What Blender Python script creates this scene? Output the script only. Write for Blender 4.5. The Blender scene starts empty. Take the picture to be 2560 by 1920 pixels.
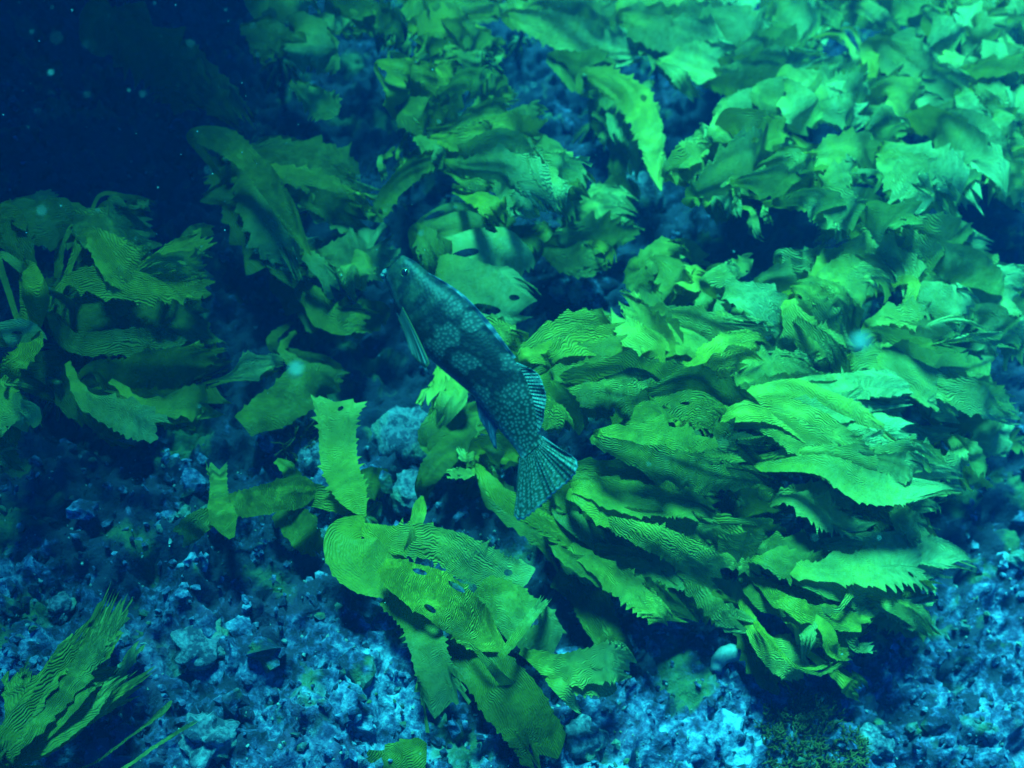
import bpy, math, random
import numpy as np
from mathutils import Vector, Matrix

random.seed(7)
rng = np.random.default_rng(7)
SC = bpy.context.scene
COL = SC.collection
R = math.radians

# ------------------------------------------------------------------ camera
IMG_W, IMG_H = 2560.0, 1920.0
HFOV = R(55)
FPX = IMG_W / 2 / math.tan(HFOV / 2)
CAM = Vector((0, 0, 1.5))
PITCH, ROLL = R(46), R(20)
fw = Vector((0, math.cos(PITCH), -math.sin(PITCH)))
r0 = Vector((1, 0, 0)); u0 = r0.cross(fw)
CR = (r0 * math.cos(ROLL) + u0 * math.sin(ROLL)).normalized()
CU = (u0 * math.cos(ROLL) - r0 * math.sin(ROLL)).normalized()
cam_data = bpy.data.cameras.new('camera')
cam = bpy.data.objects.new('camera', cam_data); COL.objects.link(cam)
cam.matrix_world = Matrix(((CR.x, CU.x, -fw.x, CAM.x), (CR.y, CU.y, -fw.y, CAM.y), (CR.z, CU.z, -fw.z, CAM.z), (0, 0, 0, 1)))
cam_data.sensor_width = 36; cam_data.angle = HFOV
cam_data.clip_start = 0.02; cam_data.clip_end = 300
cam_data.dof.use_dof = True; cam_data.dof.focus_distance = 1.45; cam_data.dof.aperture_fstop = 3.2
SC.camera = cam

# ------------------------------------------------------------------ light: daylight filtered by sea water
SUN_EL, SUN_AZ = R(63), R(-52)        # azimuth from +Y, negative towards -X (left of the view)
w = bpy.data.worlds.new('World'); SC.world = w; w.use_nodes = True
nt = w.node_tree; nt.nodes.clear()
sky = nt.nodes.new('ShaderNodeTexSky'); sky.sky_type = 'NISHITA'; sky.sun_disc = False
sky.sun_elevation = SUN_EL; sky.sun_rotation = SUN_AZ
mx = nt.nodes.new('ShaderNodeMix'); mx.data_type = 'RGBA'; mx.blend_type = 'MULTIPLY'; mx.inputs[0].default_value = 1
mx.inputs[7].default_value = (0.0, 0.016, 0.44, 1)
bg = nt.nodes.new('ShaderNodeBackground'); bg.inputs[1].default_value = 0.06
wo = nt.nodes.new('ShaderNodeOutputWorld')
nt.links.new(sky.outputs[0], mx.inputs[6]); nt.links.new(mx.outputs[2], bg.inputs[0]); nt.links.new(bg.outputs[0], wo.inputs[0])
sd = bpy.data.lights.new('sun', 'SUN'); sd.energy = 5.0; sd.angle = R(15); sd.color = (0.032, 1.0, 0.80)
so = bpy.data.objects.new('sun', sd); COL.objects.link(so)
sun_from = Vector((math.sin(SUN_AZ) * math.cos(SUN_EL), math.cos(SUN_AZ) * math.cos(SUN_EL), math.sin(SUN_EL)))
so.rotation_euler = sun_from.to_track_quat('Z', 'Y').to_euler(); so.location = sun_from * 20
SC.view_settings.view_transform = 'Standard'; SC.view_settings.look = 'None'
SC.view_settings.exposure = 2.2; SC.view_settings.gamma = 1
SC.cycles.use_denoising = True
SC.cycles.max_bounces = 8; SC.cycles.volume_bounces = 1; SC.cycles.transparent_max_bounces = 8

# ------------------------------------------------------------------ noise
def _h(ix, iy, s):
    n = (ix * 374761393 + iy * 668265263 + s * 974634777) & 0xffffffff
    n = ((n ^ (n >> 13)) * 1274126177) & 0xffffffff
    return ((n ^ (n >> 16)) & 0xffff) / 65535.0
def vn(x, y, s=0):
    x = np.asarray(x, float); y = np.asarray(y, float)
    ix = np.floor(x).astype(np.int64); iy = np.floor(y).astype(np.int64)
    fx = x - ix; fy = y - iy
    fx = fx * fx * fx * (fx * (fx * 6 - 15) + 10); fy = fy * fy * fy * (fy * (fy * 6 - 15) + 10)
    a = _h(ix, iy, s); b = _h(ix + 1, iy, s); c = _h(ix, iy + 1, s); d = _h(ix + 1, iy + 1, s)
    return (a + (b - a) * fx) * (1 - fy) + (c + (d - c) * fx) * fy
def fbm(x, y, o=4, s=0):
    t = 0; a = 0.5; n = 0
    for i in range(o):
        t = t + a * vn(x * 2 ** i + 17.3 * i, y * 2 ** i - 9.1 * i, s + i); n += a; a *= 0.5
    return t / n
def sstep(a, b, x):
    t = np.clip((np.asarray(x, float) - a) / (b - a), 0, 1); return t * t * (3 - 2 * t)

# ------------------------------------------------------------------ sea floor shape
def zb(x, y):
    """large smooth form of the floor: gentle floor, plus an added unseen reef rise that shades the upper left"""
    x = np.asarray(x, float); y = np.asarray(y, float)
    dt = (x + 1.57) * -0.65 + (y - 2.09) * 0.76; s = (x + 1.57) * 0.76 + (y - 2.09) * 0.65
    dl = (x + 1.57) * -0.845 + (y - 2.09) * -0.535
    d = np.maximum(dt, dl) + 0.22 * (vn(x * 1.7, y * 1.7, 5) - 0.5)
    shade_wall = 4.6 * sstep(0.12, 0.72, d) * (1 - sstep(0.05, 1.05, s)) * sstep(0.75, 1.55, y)  # added rise out of view, shaped to cast shade on the upper left
    hump = 0.16 * np.exp(-(((x - 0.45) / 0.55) ** 2 + ((y - 1.75) / 0.5) ** 2))
    hump = hump + 0.25 * np.exp(-(((x - 1.3) / 0.9) ** 2 + ((y - 3.0) / 0.8) ** 2))
    return shade_wall + hump + 0.10 * (fbm(x * 0.8, y * 0.8, 2, 11) - 0.5)
def bumps(x, y):
    b = 0.10 * (fbm(x * 3.1, y * 3.1, 3, 21) - 0.5)
    b = b + 0.085 * (0.5 - np.abs(fbm(x * 9, y * 9, 3, 31) - 0.5) * 2.4)
    b = b + 0.048 * (0.4 - np.abs(fbm(x * 26, y * 26, 3, 41) - 0.5) * 2.2)
    b = b + 0.024 * (0.4 - np.abs(fbm(x * 62, y * 62, 2, 51) - 0.5) * 2.2)
    return b - 0.05
def ground(x, y): return zb(x, y) + bumps(x, y)
def sediment_shade(x, y):
    """1 = loose pale rubble and shell sand, 0 = dark crusted reef rock with gully shade painted in"""
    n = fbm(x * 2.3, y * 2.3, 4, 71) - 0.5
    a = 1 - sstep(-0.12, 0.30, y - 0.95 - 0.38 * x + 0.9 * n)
    b = sstep(0.0, 0.25, x - 1.10 - 0.06 * (y - 1.5) + 0.5 * n)  # shell sand on the right, also paled to paint in brightness
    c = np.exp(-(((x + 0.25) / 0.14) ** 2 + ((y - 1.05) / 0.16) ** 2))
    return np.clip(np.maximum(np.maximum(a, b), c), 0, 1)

def ray(px, py): return (fw + CR * ((px - IMG_W / 2) / FPX) + CU * ((IMG_H / 2 - py) / FPX)).normalized()
def at(px, py, h=0.0, exact=False):
    """point on the floor (plus h) seen at a place of the picture"""
    d = ray(px, py); f = ground if exact else zb
    lo = 0.35
    ts = np.linspace(lo, 14, 560)
    X = CAM.x + d.x * ts; Y = CAM.y + d.y * ts; Z = CAM.z + d.z * ts
    g = Z - (f(X, Y) + h)
    k = int(np.argmax(g < 0)) if (g < 0).any() else len(ts) - 1
    if k == 0: t = ts[0]
    else: t = ts[k - 1] + (ts[k] - ts[k - 1]) * g[k - 1] / (g[k - 1] - g[k] + 1e-9)
    return CAM + d * float(t)

# ------------------------------------------------------------------ materials
def new_mat(name):
    m = bpy.data.materials.new(name); m.use_nodes = True; t = m.node_tree; t.nodes.clear()
    o = t.nodes.new('ShaderNodeOutputMaterial')
    return m, t, o
def N(t, typ, **kw):
    n = t.nodes.new(typ)
    for k, v in kw.items():
        if k.startswith('i_'):
            key = k[2:]
            n.inputs[int(key) if key.isdigit() else key.replace('_', ' ')].default_value = v
        else: setattr(n, k, v)
    return n
def ramp(t, fac, stops, interp='LINEAR'):
    n = t.nodes.new('ShaderNodeValToRGB'); n.color_ramp.interpolation = interp
    e = n.color_ramp.elements
    while len(e) < len(stops): e.new(0.5)
    for q, (p, c) in zip(e, stops): q.position = p; q.color = (*c, 1) if len(c) == 3 else c
    t.links.new(fac, n.inputs[0]); return n
def mixc(t, fac, a, b, mode='MIX'):
    n = t.nodes.new('ShaderNodeMix'); n.data_type = 'RGBA'; n.blend_type = mode
    for sock, v in ((n.inputs[0], fac), (n.inputs[6], a), (n.inputs[7], b)):
        if hasattr(v, 'is_output'): t.links.new(v, sock)
        elif isinstance(v, (int, float)): sock.default_value = v
        else: sock.default_value = (*v, 1)
    return n.outputs[2]
def mth(t, op, a, b=None, c=None):
    n = t.nodes.new('ShaderNodeMath'); n.operation = op
    for i, v in enumerate((a, b, c)):
        if v is None: continue
        if hasattr(v, 'is_output'): t.links.new(v, n.inputs[i])
        else: n.inputs[i].default_value = v
    return n.outputs[0]

def mat_kelp():
    m, t, o = new_mat('kelp_blade'); L = t.links.new
    uv = N(t, 'ShaderNodeUVMap', uv_map='UVMap')
    at_ = N(t, 'ShaderNodeAttribute', attribute_name='blade')   # r along, g pale, b tone, a across
    sep = N(t, 'ShaderNodeSeparateColor'); L(at_.outputs['Color'], sep.inputs[0])
    oi = N(t, 'ShaderNodeObjectInfo')
    # corrugation: wavy ridges along the blade
    nz = N(t, 'ShaderNodeTexNoise', i_Scale=38.0, i_Detail=2.0); L(uv.outputs[0], nz.inputs['Vector'])
    nadd = N(t, 'ShaderNodeVectorMath', operation='SCALE'); L(nz.outputs['Color'], nadd.inputs[0]); nadd.inputs['Scale'].default_value = 0.016
    va = N(t, 'ShaderNodeVectorMath', operation='ADD'); L(uv.outputs[0], va.inputs[0]); L(nadd.outputs[0], va.inputs[1])
    nl = N(t, 'ShaderNodeTexNoise', i_Scale=11.0, i_Detail=1.0); L(uv.outputs[0], nl.inputs['Vector'])
    nls = N(t, 'ShaderNodeVectorMath', operation='SCALE'); L(nl.outputs['Color'], nls.inputs[0]); nls.inputs['Scale'].default_value = 0.05
    vb = N(t, 'ShaderNodeVectorMath', operation='ADD'); L(va.outputs[0], vb.inputs[0]); L(nls.outputs[0], vb.inputs[1]); va = vb
    wv = N(t, 'ShaderNodeTexWave', wave_type='BANDS', bands_direction='X', wave_profile='SIN', i_Scale=104.0, i_Distortion=4.0, i_Detail=0.5)
    wv.inputs['Detail Scale'].default_value = 0.8
    L(va.outputs[0], wv.inputs['Vector'])
    n2 = N(t, 'ShaderNodeTexNoise', i_Scale=22.0, i_Detail=3.0, i_Roughness=0.65); L(uv.outputs[0], n2.inputs['Vector'])
    amp = ramp(t, n2.outputs['Fac'], [(0.34, (0.10,) * 3), (0.56, (1,) * 3)]).outputs[0]
    hgt = mth(t, 'MULTIPLY', mth(t, 'MULTIPLY', wv.outputs['Fac'], amp), at_.outputs['Alpha'])
    n3 = N(t, 'ShaderNodeTexNoise', i_Scale=240.0, i_Detail=2.0); L(uv.outputs[0], n3.inputs['Vector'])
    hgt = mth(t, 'ADD', hgt, mth(t, 'MULTIPLY', n3.outputs['Fac'], 0.5))
    bp = N(t, 'ShaderNodeBump', i_Strength=1.0, i_Distance=0.0023); L(hgt, bp.inputs['Height'])
    # colour: olive to golden, paler worn tips, brown blotches; tone and pale also paint light
    n4 = N(t, 'ShaderNodeTexNoise', i_Scale=13.0, i_Detail=6.0, i_Roughness=0.62); L(uv.outputs[0], n4.inputs['Vector'])
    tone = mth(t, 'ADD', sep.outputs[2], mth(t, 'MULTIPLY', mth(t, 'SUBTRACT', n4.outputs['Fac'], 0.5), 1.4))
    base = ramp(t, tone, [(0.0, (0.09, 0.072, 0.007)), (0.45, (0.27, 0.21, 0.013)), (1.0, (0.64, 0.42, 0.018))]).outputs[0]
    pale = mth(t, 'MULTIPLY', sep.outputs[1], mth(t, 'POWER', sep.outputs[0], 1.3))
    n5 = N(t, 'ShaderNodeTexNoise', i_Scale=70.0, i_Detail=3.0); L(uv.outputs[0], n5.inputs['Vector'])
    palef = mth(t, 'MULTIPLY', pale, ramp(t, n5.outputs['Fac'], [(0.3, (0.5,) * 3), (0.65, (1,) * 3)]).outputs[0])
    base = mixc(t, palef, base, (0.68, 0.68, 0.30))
    # small dark spots and darker troughs between the ridges
    n6 = N(t, 'ShaderNodeTexVoronoi', i_Scale=120.0); L(uv.outputs[0], n6.inputs['Vector'])
    spot = ramp(t, n6.outputs['Distance'], [(0.10, (1,) * 3), (0.2, (0,) * 3)]).outputs[0]
    base = mixc(t, mth(t, 'MULTIPLY', spot, 0.35), base, (0.05, 0.05, 0.012))
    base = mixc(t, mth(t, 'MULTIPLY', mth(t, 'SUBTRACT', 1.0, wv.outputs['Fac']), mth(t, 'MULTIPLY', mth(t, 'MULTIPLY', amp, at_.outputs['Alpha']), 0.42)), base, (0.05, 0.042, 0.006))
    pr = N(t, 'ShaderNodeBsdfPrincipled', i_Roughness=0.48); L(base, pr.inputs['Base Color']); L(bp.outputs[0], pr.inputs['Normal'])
    pr.inputs['Specular IOR Level'].default_value = 0.14
    tr = N(t, 'ShaderNodeBsdfTranslucent'); L(mixc(t, 1.0, base, (1.0, 1.0, 0.55), 'MULTIPLY'), tr.inputs[0]); L(bp.outputs[0], tr.inputs[1])
    ms = N(t, 'ShaderNodeMixShader'); ms.inputs[0].default_value = 0.36
    L(pr.outputs[0], ms.inputs[1]); L(tr.outputs[0], ms.inputs[2]); L(ms.outputs[0], o.inputs[0])
    return m

def mat_rock(name, sed_shade=False, *, dark=(0.03, 0.026, 0.05), mid=(0.065, 0.065, 0.155), pale=(0.28, 0.33, 0.48), bias=0.0, sc=1.0):
    m, t, o = new_mat(name); L = t.links.new
    tc = N(t, 'ShaderNodeTexCoord'); v = tc.outputs['Object']
    n1 = N(t, 'ShaderNodeTexNoise', i_Scale=2.6 * sc, i_Detail=7.0, i_Roughness=0.62); L(v, n1.inputs['Vector'])
    n2 = N(t, 'ShaderNodeTexNoise', i_Scale=17.0 * sc, i_Detail=6.0, i_Roughness=0.68); L(v, n2.inputs['Vector'])
    n3 = N(t, 'ShaderNodeTexNoise', i_Scale=62.0 * sc, i_Detail=5.0, i_Roughness=0.65); L(v, n3.inputs['Vector'])
    s = mth(t, 'ADD', mth(t, 'MULTIPLY', n1.outputs['Fac'], 0.36), mth(t, 'ADD', mth(t, 'MULTIPLY', n2.outputs['Fac'], 0.34), mth(t, 'MULTIPLY', n3.outputs['Fac'], 0.30)))
    s = mth(t, 'ADD', s, bias)
    if sed_shade:
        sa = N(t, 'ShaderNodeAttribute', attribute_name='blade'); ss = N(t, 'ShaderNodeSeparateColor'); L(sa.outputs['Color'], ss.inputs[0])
        s = mth(t, 'ADD', s, mth(t, 'MULTIPLY', mth(t, 'SUBTRACT', ss.outputs[0], 1.05), 0.11))  # darkens the reef floor colour where gullies would lie in shade
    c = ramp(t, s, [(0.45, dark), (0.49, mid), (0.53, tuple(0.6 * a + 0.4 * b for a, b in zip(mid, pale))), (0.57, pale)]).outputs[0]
    n4 = N(t, 'ShaderNodeTexNoise', i_Scale=8.0 * sc, i_Detail=5.0); L(v, n4.inputs['Vector'])
    c = mixc(t, ramp(t, n4.outputs['Fac'], [(0.56, (0,) * 3), (0.64, (0.6,) * 3)]).outputs[0], c, (0.14, 0.17, 0.045))
    n5 = N(t, 'ShaderNodeTexNoise', i_Scale=5.0 * sc, i_Detail=4.0); L(v, n5.inputs['Vector'])
    c = mixc(t, ramp(t, n5.outputs['Color'], [(0.54, (0,) * 3), (0.66, (0.5,) * 3)]).outputs[0], c, (0.13, 0.06, 0.13))
    n6 = N(t, 'ShaderNodeTexNoise', i_Scale=150.0 * sc, i_Detail=4.0, i_Roughness=0.7); L(v, n6.inputs['Vector'])
    h = mth(t, 'ADD', mth(t, 'MULTIPLY', n3.outputs['Fac'], 0.6), mth(t, 'MULTIPLY', n6.outputs['Fac'], 0.4))
    bp = N(t, 'ShaderNodeBump', i_Strength=1.0, i_Distance=0.010); L(h, bp.inputs['Height'])
    pr = N(t, 'ShaderNodeBsdfPrincipled', i_Roughness=0.85); L(c, pr.inputs['Base Color']); L(bp.outputs[0], pr.inputs['Normal'])
    pr.inputs['Specular IOR Level'].default_value = 0.15
    L(pr.outputs[0], o.inputs[0]); return m

def mat_plain(name, col, rough=0.6, noise=0.3, sc=60, bump=0.002, trans=0.0, spec=0.3):
    m, t, o = new_mat(name); L = t.links.new
    tc = N(t, 'ShaderNodeTexCoord')
    n = N(t, 'ShaderNodeTexNoise', i_Scale=float(sc), i_Detail=4.0); L(tc.outputs['Object'], n.inputs['Vector'])
    c = mixc(t, mth(t, 'MULTIPLY', n.outputs['Fac'], noise * 1.6), col, tuple(q * 0.25 for q in col))
    bp = N(t, 'ShaderNodeBump', i_Strength=1.0, i_Distance=bump); L(n.outputs['Fac'], bp.inputs['Height'])
    pr = N(t, 'ShaderNodeBsdfPrincipled', i_Roughness=rough); L(c, pr.inputs['Base Color']); L(bp.outputs[0], pr.inputs['Normal'])
    pr.inputs['Specular IOR Level'].default_value = spec
    if trans:
        tr = N(t, 'ShaderNodeBsdfTranslucent'); L(c, tr.inputs[0]); ms = N(t, 'ShaderNodeMixShader'); ms.inputs[0].default_value = trans
        L(pr.outputs[0], ms.inputs[1]); L(tr.outputs[0], ms.inputs[2]); L(ms.outputs[0], o.inputs[0])
    else: L(pr.outputs[0], o.inputs[0])
    return m

def mat_fish_body():
    m, t, o = new_mat('fish_skin'); L = t.links.new
    uv = N(t, 'ShaderNodeUVMap', uv_map='UVMap')     # metres: x along, y up the flank
    nz = N(t, 'ShaderNodeTexNoise', i_Scale=60.0, i_Detail=2.0); L(uv.outputs[0], nz.inputs['Vector'])
    sc = N(t, 'ShaderNodeVectorMath', operation='SCALE'); L(nz.outputs['Color'], sc.inputs[0]); sc.inputs['Scale'].default_value = 0.024
    va = N(t, 'ShaderNodeVectorMath', operation='ADD'); L(uv.outputs[0], va.inputs[0]); L(sc.outputs[0], va.inputs[1])
    big = N(t, 'ShaderNodeTexVoronoi', voronoi_dimensions='2D', i_Scale=27.0, i_Randomness=0.75); L(va.outputs[0], big.inputs['Vector'])
    fine = N(t, 'ShaderNodeTexVoronoi', voronoi_dimensions='2D', i_Scale=210.0, i_Randomness=0.8); L(uv.outputs[0], fine.inputs['Vector'])
    finem = ramp(t, fine.outputs['Distance'], [(0.16, (1,) * 3), (0.42, (0,) * 3)]).outputs[0]
    bigm = ramp(t, big.outputs['Distance'], [(0.34, (1,) * 3), (0.46, (0,) * 3)]).outputs[0]
    # not every cell carries a blotch, none on the head
    sepc = N(t, 'ShaderNodeSeparateColor'); L(big.outputs['Color'], sepc.inputs[0])
    keep = ramp(t, sepc.outputs[0], [(0.42, (0,) * 3), (0.46, (1,) * 3)]).outputs[0]
    sx = N(t, 'ShaderNodeSeparateXYZ'); L(uv.outputs[0], sx.inputs[0])
    body = ramp(t, mth(t, 'MULTIPLY', sx.outputs[0], 3.47), [(0.28, (0,) * 3), (0.36, (1,) * 3)]).outputs[0]
    blot = mth(t, 'MULTIPLY', mth(t, 'MULTIPLY', bigm, keep), mth(t, 'MULTIPLY', body, mth(t, 'ADD', mth(t, 'MULTIPLY', finem, 0.7), 0.3)))
    # sparse single dots
    d2 = N(t, 'ShaderNodeTexVoronoi', voronoi_dimensions='2D', i_Scale=95.0, i_Randomness=1.0); L(uv.outputs[0], d2.inputs['Vector'])
    s2 = N(t, 'ShaderNodeSeparateColor'); L(d2.outputs['Color'], s2.inputs[0])
    dots = mth(t, 'MULTIPLY', ramp(t, d2.outputs['Distance'], [(0.20, (1,) * 3), (0.34, (0,) * 3)]).outputs[0], ramp(t, s2.outputs[1], [(0.45, (0,) * 3), (0.5, (1,) * 3)]).outputs[0])
    c = mixc(t, mth(t, 'MULTIPLY', dots, 0.55), (0.007, 0.009, 0.014), (0.034, 0.038, 0.036))
    c = mixc(t, mth(t, 'MULTIPLY', blot, 0.95), c, (0.090, 0.096, 0.088))
    # paler tail stalk, and head with an olive cast
    tailm = ramp(t, mth(t, 'MULTIPLY', sx.outputs[0], 3.47), [(0.70, (0,) * 3), (0.84, (1,) * 3)]).outputs[0]
    c = mixc(t, mth(t, 'MULTIPLY', tailm, 0.75), c, mixc(t, finem, (0.017, 0.025, 0.017), (0.10, 0.13, 0.115)))
    headm = ramp(t, mth(t, 'MULTIPLY', sx.outputs[0], 3.47), [(0.18, (1,) * 3), (0.3, (0,) * 3)]).outputs[0]
    nh = N(t, 'ShaderNodeTexNoise', i_Scale=45.0, i_Detail=3.0); L(uv.outputs[0], nh.inputs['Vector'])
    c = mixc(t, mth(t, 'MULTIPLY', headm, ramp(t, nh.outputs['Fac'], [(0.42, (0,) * 3), (0.62, (0.6,) * 3)]).outputs[0]), c, (0.05, 0.06, 0.03))
    belly = ramp(t, mth(t, 'MULTIPLY', sx.outputs[1], 10.0), [(0.02, (0.45,) * 3), (0.12, (0,) * 3)]).outputs[0]
    c = mixc(t, belly, c, (0.08, 0.10, 0.13))
    gd = N(t, 'ShaderNodeVectorMath', operation='DISTANCE'); L(uv.outputs[0], gd.inputs[0]); gd.inputs[1].default_value = (0.030, 0.036, 0)
    gl = ramp(t, mth(t, 'ABSOLUTE', mth(t, 'SUBTRACT', gd.outputs['Value'], 0.036)), [(0.0008, (0.8,) * 3), (0.0028, (0,) * 3)]).outputs[0]
    c = mixc(t, mth(t, 'MULTIPLY', gl, ramp(t, sx.outputs[0], [(0.03, (0,) * 3), (0.045, (1,) * 3)]).outputs[0]), c, (0.004, 0.006, 0.012))
    pr = N(t, 'ShaderNodeBsdfPrincipled', i_Roughness=0.5); L(c, pr.inputs['Base Color'])
    bp = N(t, 'ShaderNodeBump', i_Strength=0.35, i_Distance=0.0012); L(fine.outputs['Distance'], bp.inputs['Height']); L(bp.outputs[0], pr.inputs['Normal'])
    pr.inputs['Specular IOR Level'].default_value = 0.18
    L(pr.outputs[0], o.inputs[0]); return m

def mat_fin(name, dark, pale, cu, cv, rim=(0.24, 0.33, 0.36), trans=0.3, amount=1.0):
    """uv: x across the rays 0..1, y along the rays 0..1; rows of pale dots between rays"""
    m, t, o = new_mat(name); L = t.links.new
    uv = N(t, 'ShaderNodeUVMap', uv_map='UVMap')
    mp = N(t, 'ShaderNodeVectorMath', operation='MULTIPLY'); L(uv.outputs[0], mp.inputs[0]); mp.inputs[1].default_value = (cu, cv, 1)
    vo = N(t, 'ShaderNodeTexVoronoi', voronoi_dimensions='2D', i_Scale=1.0, i_Randomness=0.6); L(mp.outputs[0], vo.inputs['Vector'])
    f = ramp(t, vo.outputs['Distance'], [(0.18, (1,) * 3), (0.42, (0,) * 3)]).outputs[0]
    c = mixc(t, mth(t, 'MULTIPLY', f, amount), dark, pale)
    sx = N(t, 'ShaderNodeSeparateXYZ'); L(uv.outputs[0], sx.inputs[0])
    e = mth(t, 'MINIMUM', mth(t, 'MINIMUM', sx.outputs[0], mth(t, 'SUBTRACT', 1.0, sx.outputs[0])), mth(t, 'MULTIPLY', mth(t, 'SUBTRACT', 1.0, sx.outputs[1]), 0.7))
    c = mixc(t, ramp(t, e, [(0.008, (0.9,) * 3), (0.035, (0,) * 3)]).outputs[0], c, rim)
    wv = mth(t, 'SINE', mth(t, 'MULTIPLY', sx.outputs[0], cu * 6.283))
    bp = N(t, 'ShaderNodeBump', i_Strength=0.6, i_Distance=0.001); L(wv, bp.inputs['Height'])
    pr = N(t, 'ShaderNodeBsdfPrincipled', i_Roughness=0.5); L(c, pr.inputs['Base Color']); L(bp.outputs[0], pr.inputs['Normal'])
    tr = N(t, 'ShaderNodeBsdfTranslucent'); L(c, tr.inputs[0])
    ms = N(t, 'ShaderNodeMixShader'); ms.inputs[0].default_value = trans
    L(pr.outputs[0], ms.inputs[1]); L(tr.outputs[0], ms.inputs[2]); L(ms.outputs[0], o.inputs[0]); return m

M_KELP = mat_kelp()
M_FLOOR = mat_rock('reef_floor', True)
M_STONE = mat_rock('rubble_stone', bias=-0.02, sc=1.2)
M_PALE = mat_rock('pale_stone', dark=(0.06, 0.055, 0.09), mid=(0.16, 0.15, 0.20), pale=(0.30, 0.30, 0.35), bias=0.0, sc=1.8)
M_STIPE = mat_plain('kelp_stipe', (0.13, 0.12, 0.02), 0.45)
M_SHELL = mat_plain('shell', (0.32, 0.32, 0.33), 0.5, 0.6, 90)
M_RED = mat_plain('red_weed', (0.30, 0.12, 0.10), 0.6, 0.4, 120, trans=0.3)
M_BROWN = mat_plain('brown_weed', (0.24, 0.15, 0.03), 0.6, 0.5, 90, trans=0.3)
M_SNOW = mat_plain('marine_snow', (0.35, 0.38, 0.36), 0.6, 0.1)

# ------------------------------------------------------------------ object helpers
def mesh_obj(name, V, F, mat, parent=None, smooth=True, uv=None, attr=None):
    me = bpy.data.meshes.new(name)
    V = np.asarray(V, float)
    if parent is not None: V = V - np.array(parent.location)
    me.from_pydata(V.tolist(), [], F)
    me.materials.append(mat)
    if smooth: me.polygons.foreach_set('use_smooth', [True] * len(me.polygons))
    li = np.empty(len(me.loops), dtype=np.int64); me.loops.foreach_get('vertex_index', li)
    if uv is not None:
        u = me.uv_layers.new(name='UVMap'); u.data.foreach_set('uv', np.asarray(uv, float)[li].ravel())
    if attr is not None:
        a = me.color_attributes.new('blade', 'FLOAT_COLOR', 'POINT'); a.data.foreach_set('color', np.asarray(attr, float).ravel())
    me.update()
    o = bpy.data.objects.new(name, me); COL.objects.link(o)
    if parent is not None: o.parent = parent
    return o
def tag(o, label=None, cat=None, group=None, kind=None):
    if label: o['label'] = label
    if cat: o['category'] = cat
    if group: o['group'] = group
    if kind: o['kind'] = kind
    return o
def empty(name, loc):
    e = bpy.data.objects.new(name, None); COL.objects.link(e); e.location = loc; e.empty_display_size = 0.05
    return e
def tube(pts, rad, n=8):
    P = np.array([list(p) for p in pts], float); rad = np.asarray(rad, float)
    T = np.gradient(P, axis=0); T /= np.linalg.norm(T, axis=1)[:, None] + 1e-9
    A = np.cross(T, [0.3, 0.2, 0.93]); A /= np.linalg.norm(A, axis=1)[:, None] + 1e-9
    B = np.cross(T, A)
    V = []; F = []
    for i in range(len(P)):
        for k in range(n):
            a = 2 * math.pi * k / n
            V.append(P[i] + rad[i] * (math.cos(a) * A[i] + math.sin(a) * B[i]))
    for i in range(len(P) - 1):
        for k in range(n):
            F.append((i * n + k, i * n + (k + 1) % n, (i + 1) * n + (k + 1) % n, (i + 1) * n + k))
    b = len(V); V.append(P[0]); V.append(P[-1]); e = (len(P) - 1) * n
    for k in range(n):
        F.append((b, (k + 1) % n, k)); F.append((b + 1, e + k, e + (k + 1) % n))
    return V, F
def spline(P, n):
    P = np.asarray(P, float)
    if len(P) == 2: P = np.array([P[0], P[0] * 0.5 + P[1] * 0.5, P[1]])
    Q = np.vstack([2 * P[0] - P[1], P, 2 * P[-1] - P[-2]])
    seg = len(P) - 1; out = []
    d = np.linalg.norm(np.diff(P[:, :3], axis=0), axis=1); cum = np.concatenate([[0], np.cumsum(d)]); cum /= cum[-1]
    for u in np.linspace(0, 1, n):
        i = min(seg - 1, int(np.searchsorted(cum, u, 'right') - 1)); i = max(i, 0)
        t = (u - cum[i]) / (cum[i + 1] - cum[i] + 1e-9)
        a, b, c, e = Q[i], Q[i + 1], Q[i + 2], Q[i + 3]
        out.append(0.5 * (2 * b + (c - a) * t + (2 * a - 5 * b + 4 * c - e) * t * t + (3 * b - a - 3 * c + e) * t ** 3))
    return np.array(out)

# ------------------------------------------------------------------ sea floor: one sheet to the limit of sight
def axis(lo, hi, step, far, n):
    mid = np.arange(lo, hi, step)
    g = np.geomspace(step, far, n)
    return np.concatenate([(lo - np.cumsum(g))[::-1], mid, hi + np.cumsum(g)])
gx = axis(-1.5, 2.2, 0.0075, 3.0, 36); gy = axis(0.45, 3.6, 0.0075, 3.0, 36)
GX, GY = np.meshgrid(gx, gy)
GZ = ground(GX, GY)
nx, ny = len(gx), len(gy)
idx = np.arange(nx * ny).reshape(ny, nx)
FF = np.stack([idx[:-1, :-1], idx[:-1, 1:], idx[1:, 1:], idx[1:, :-1]], -1).reshape(-1, 4)
me = bpy.data.meshes.new('seabed')
me.vertices.add(nx * ny); me.vertices.foreach_set('co', np.stack([GX, GY, GZ], -1).ravel())
me.loops.add(FF.size); me.loops.foreach_set('vertex_index', FF.ravel())
me.polygons.add(len(FF)); me.polygons.foreach_set('loop_start', np.arange(0, FF.size, 4)); me.polygons.foreach_set('loop_total', np.full(len(FF), 4))
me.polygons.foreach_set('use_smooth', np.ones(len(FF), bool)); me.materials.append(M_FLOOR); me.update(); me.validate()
_sa = me.color_attributes.new('blade', 'FLOAT_COLOR', 'POINT'); _sd = sediment_shade(GX, GY).ravel(); _sa.data.foreach_set('color', np.stack([_sd, _sd, _sd, np.ones_like(_sd)], -1).ravel())
seabed = bpy.data.objects.new('seabed', me); COL.objects.link(seabed); tag(seabed, kind='structure')

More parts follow.
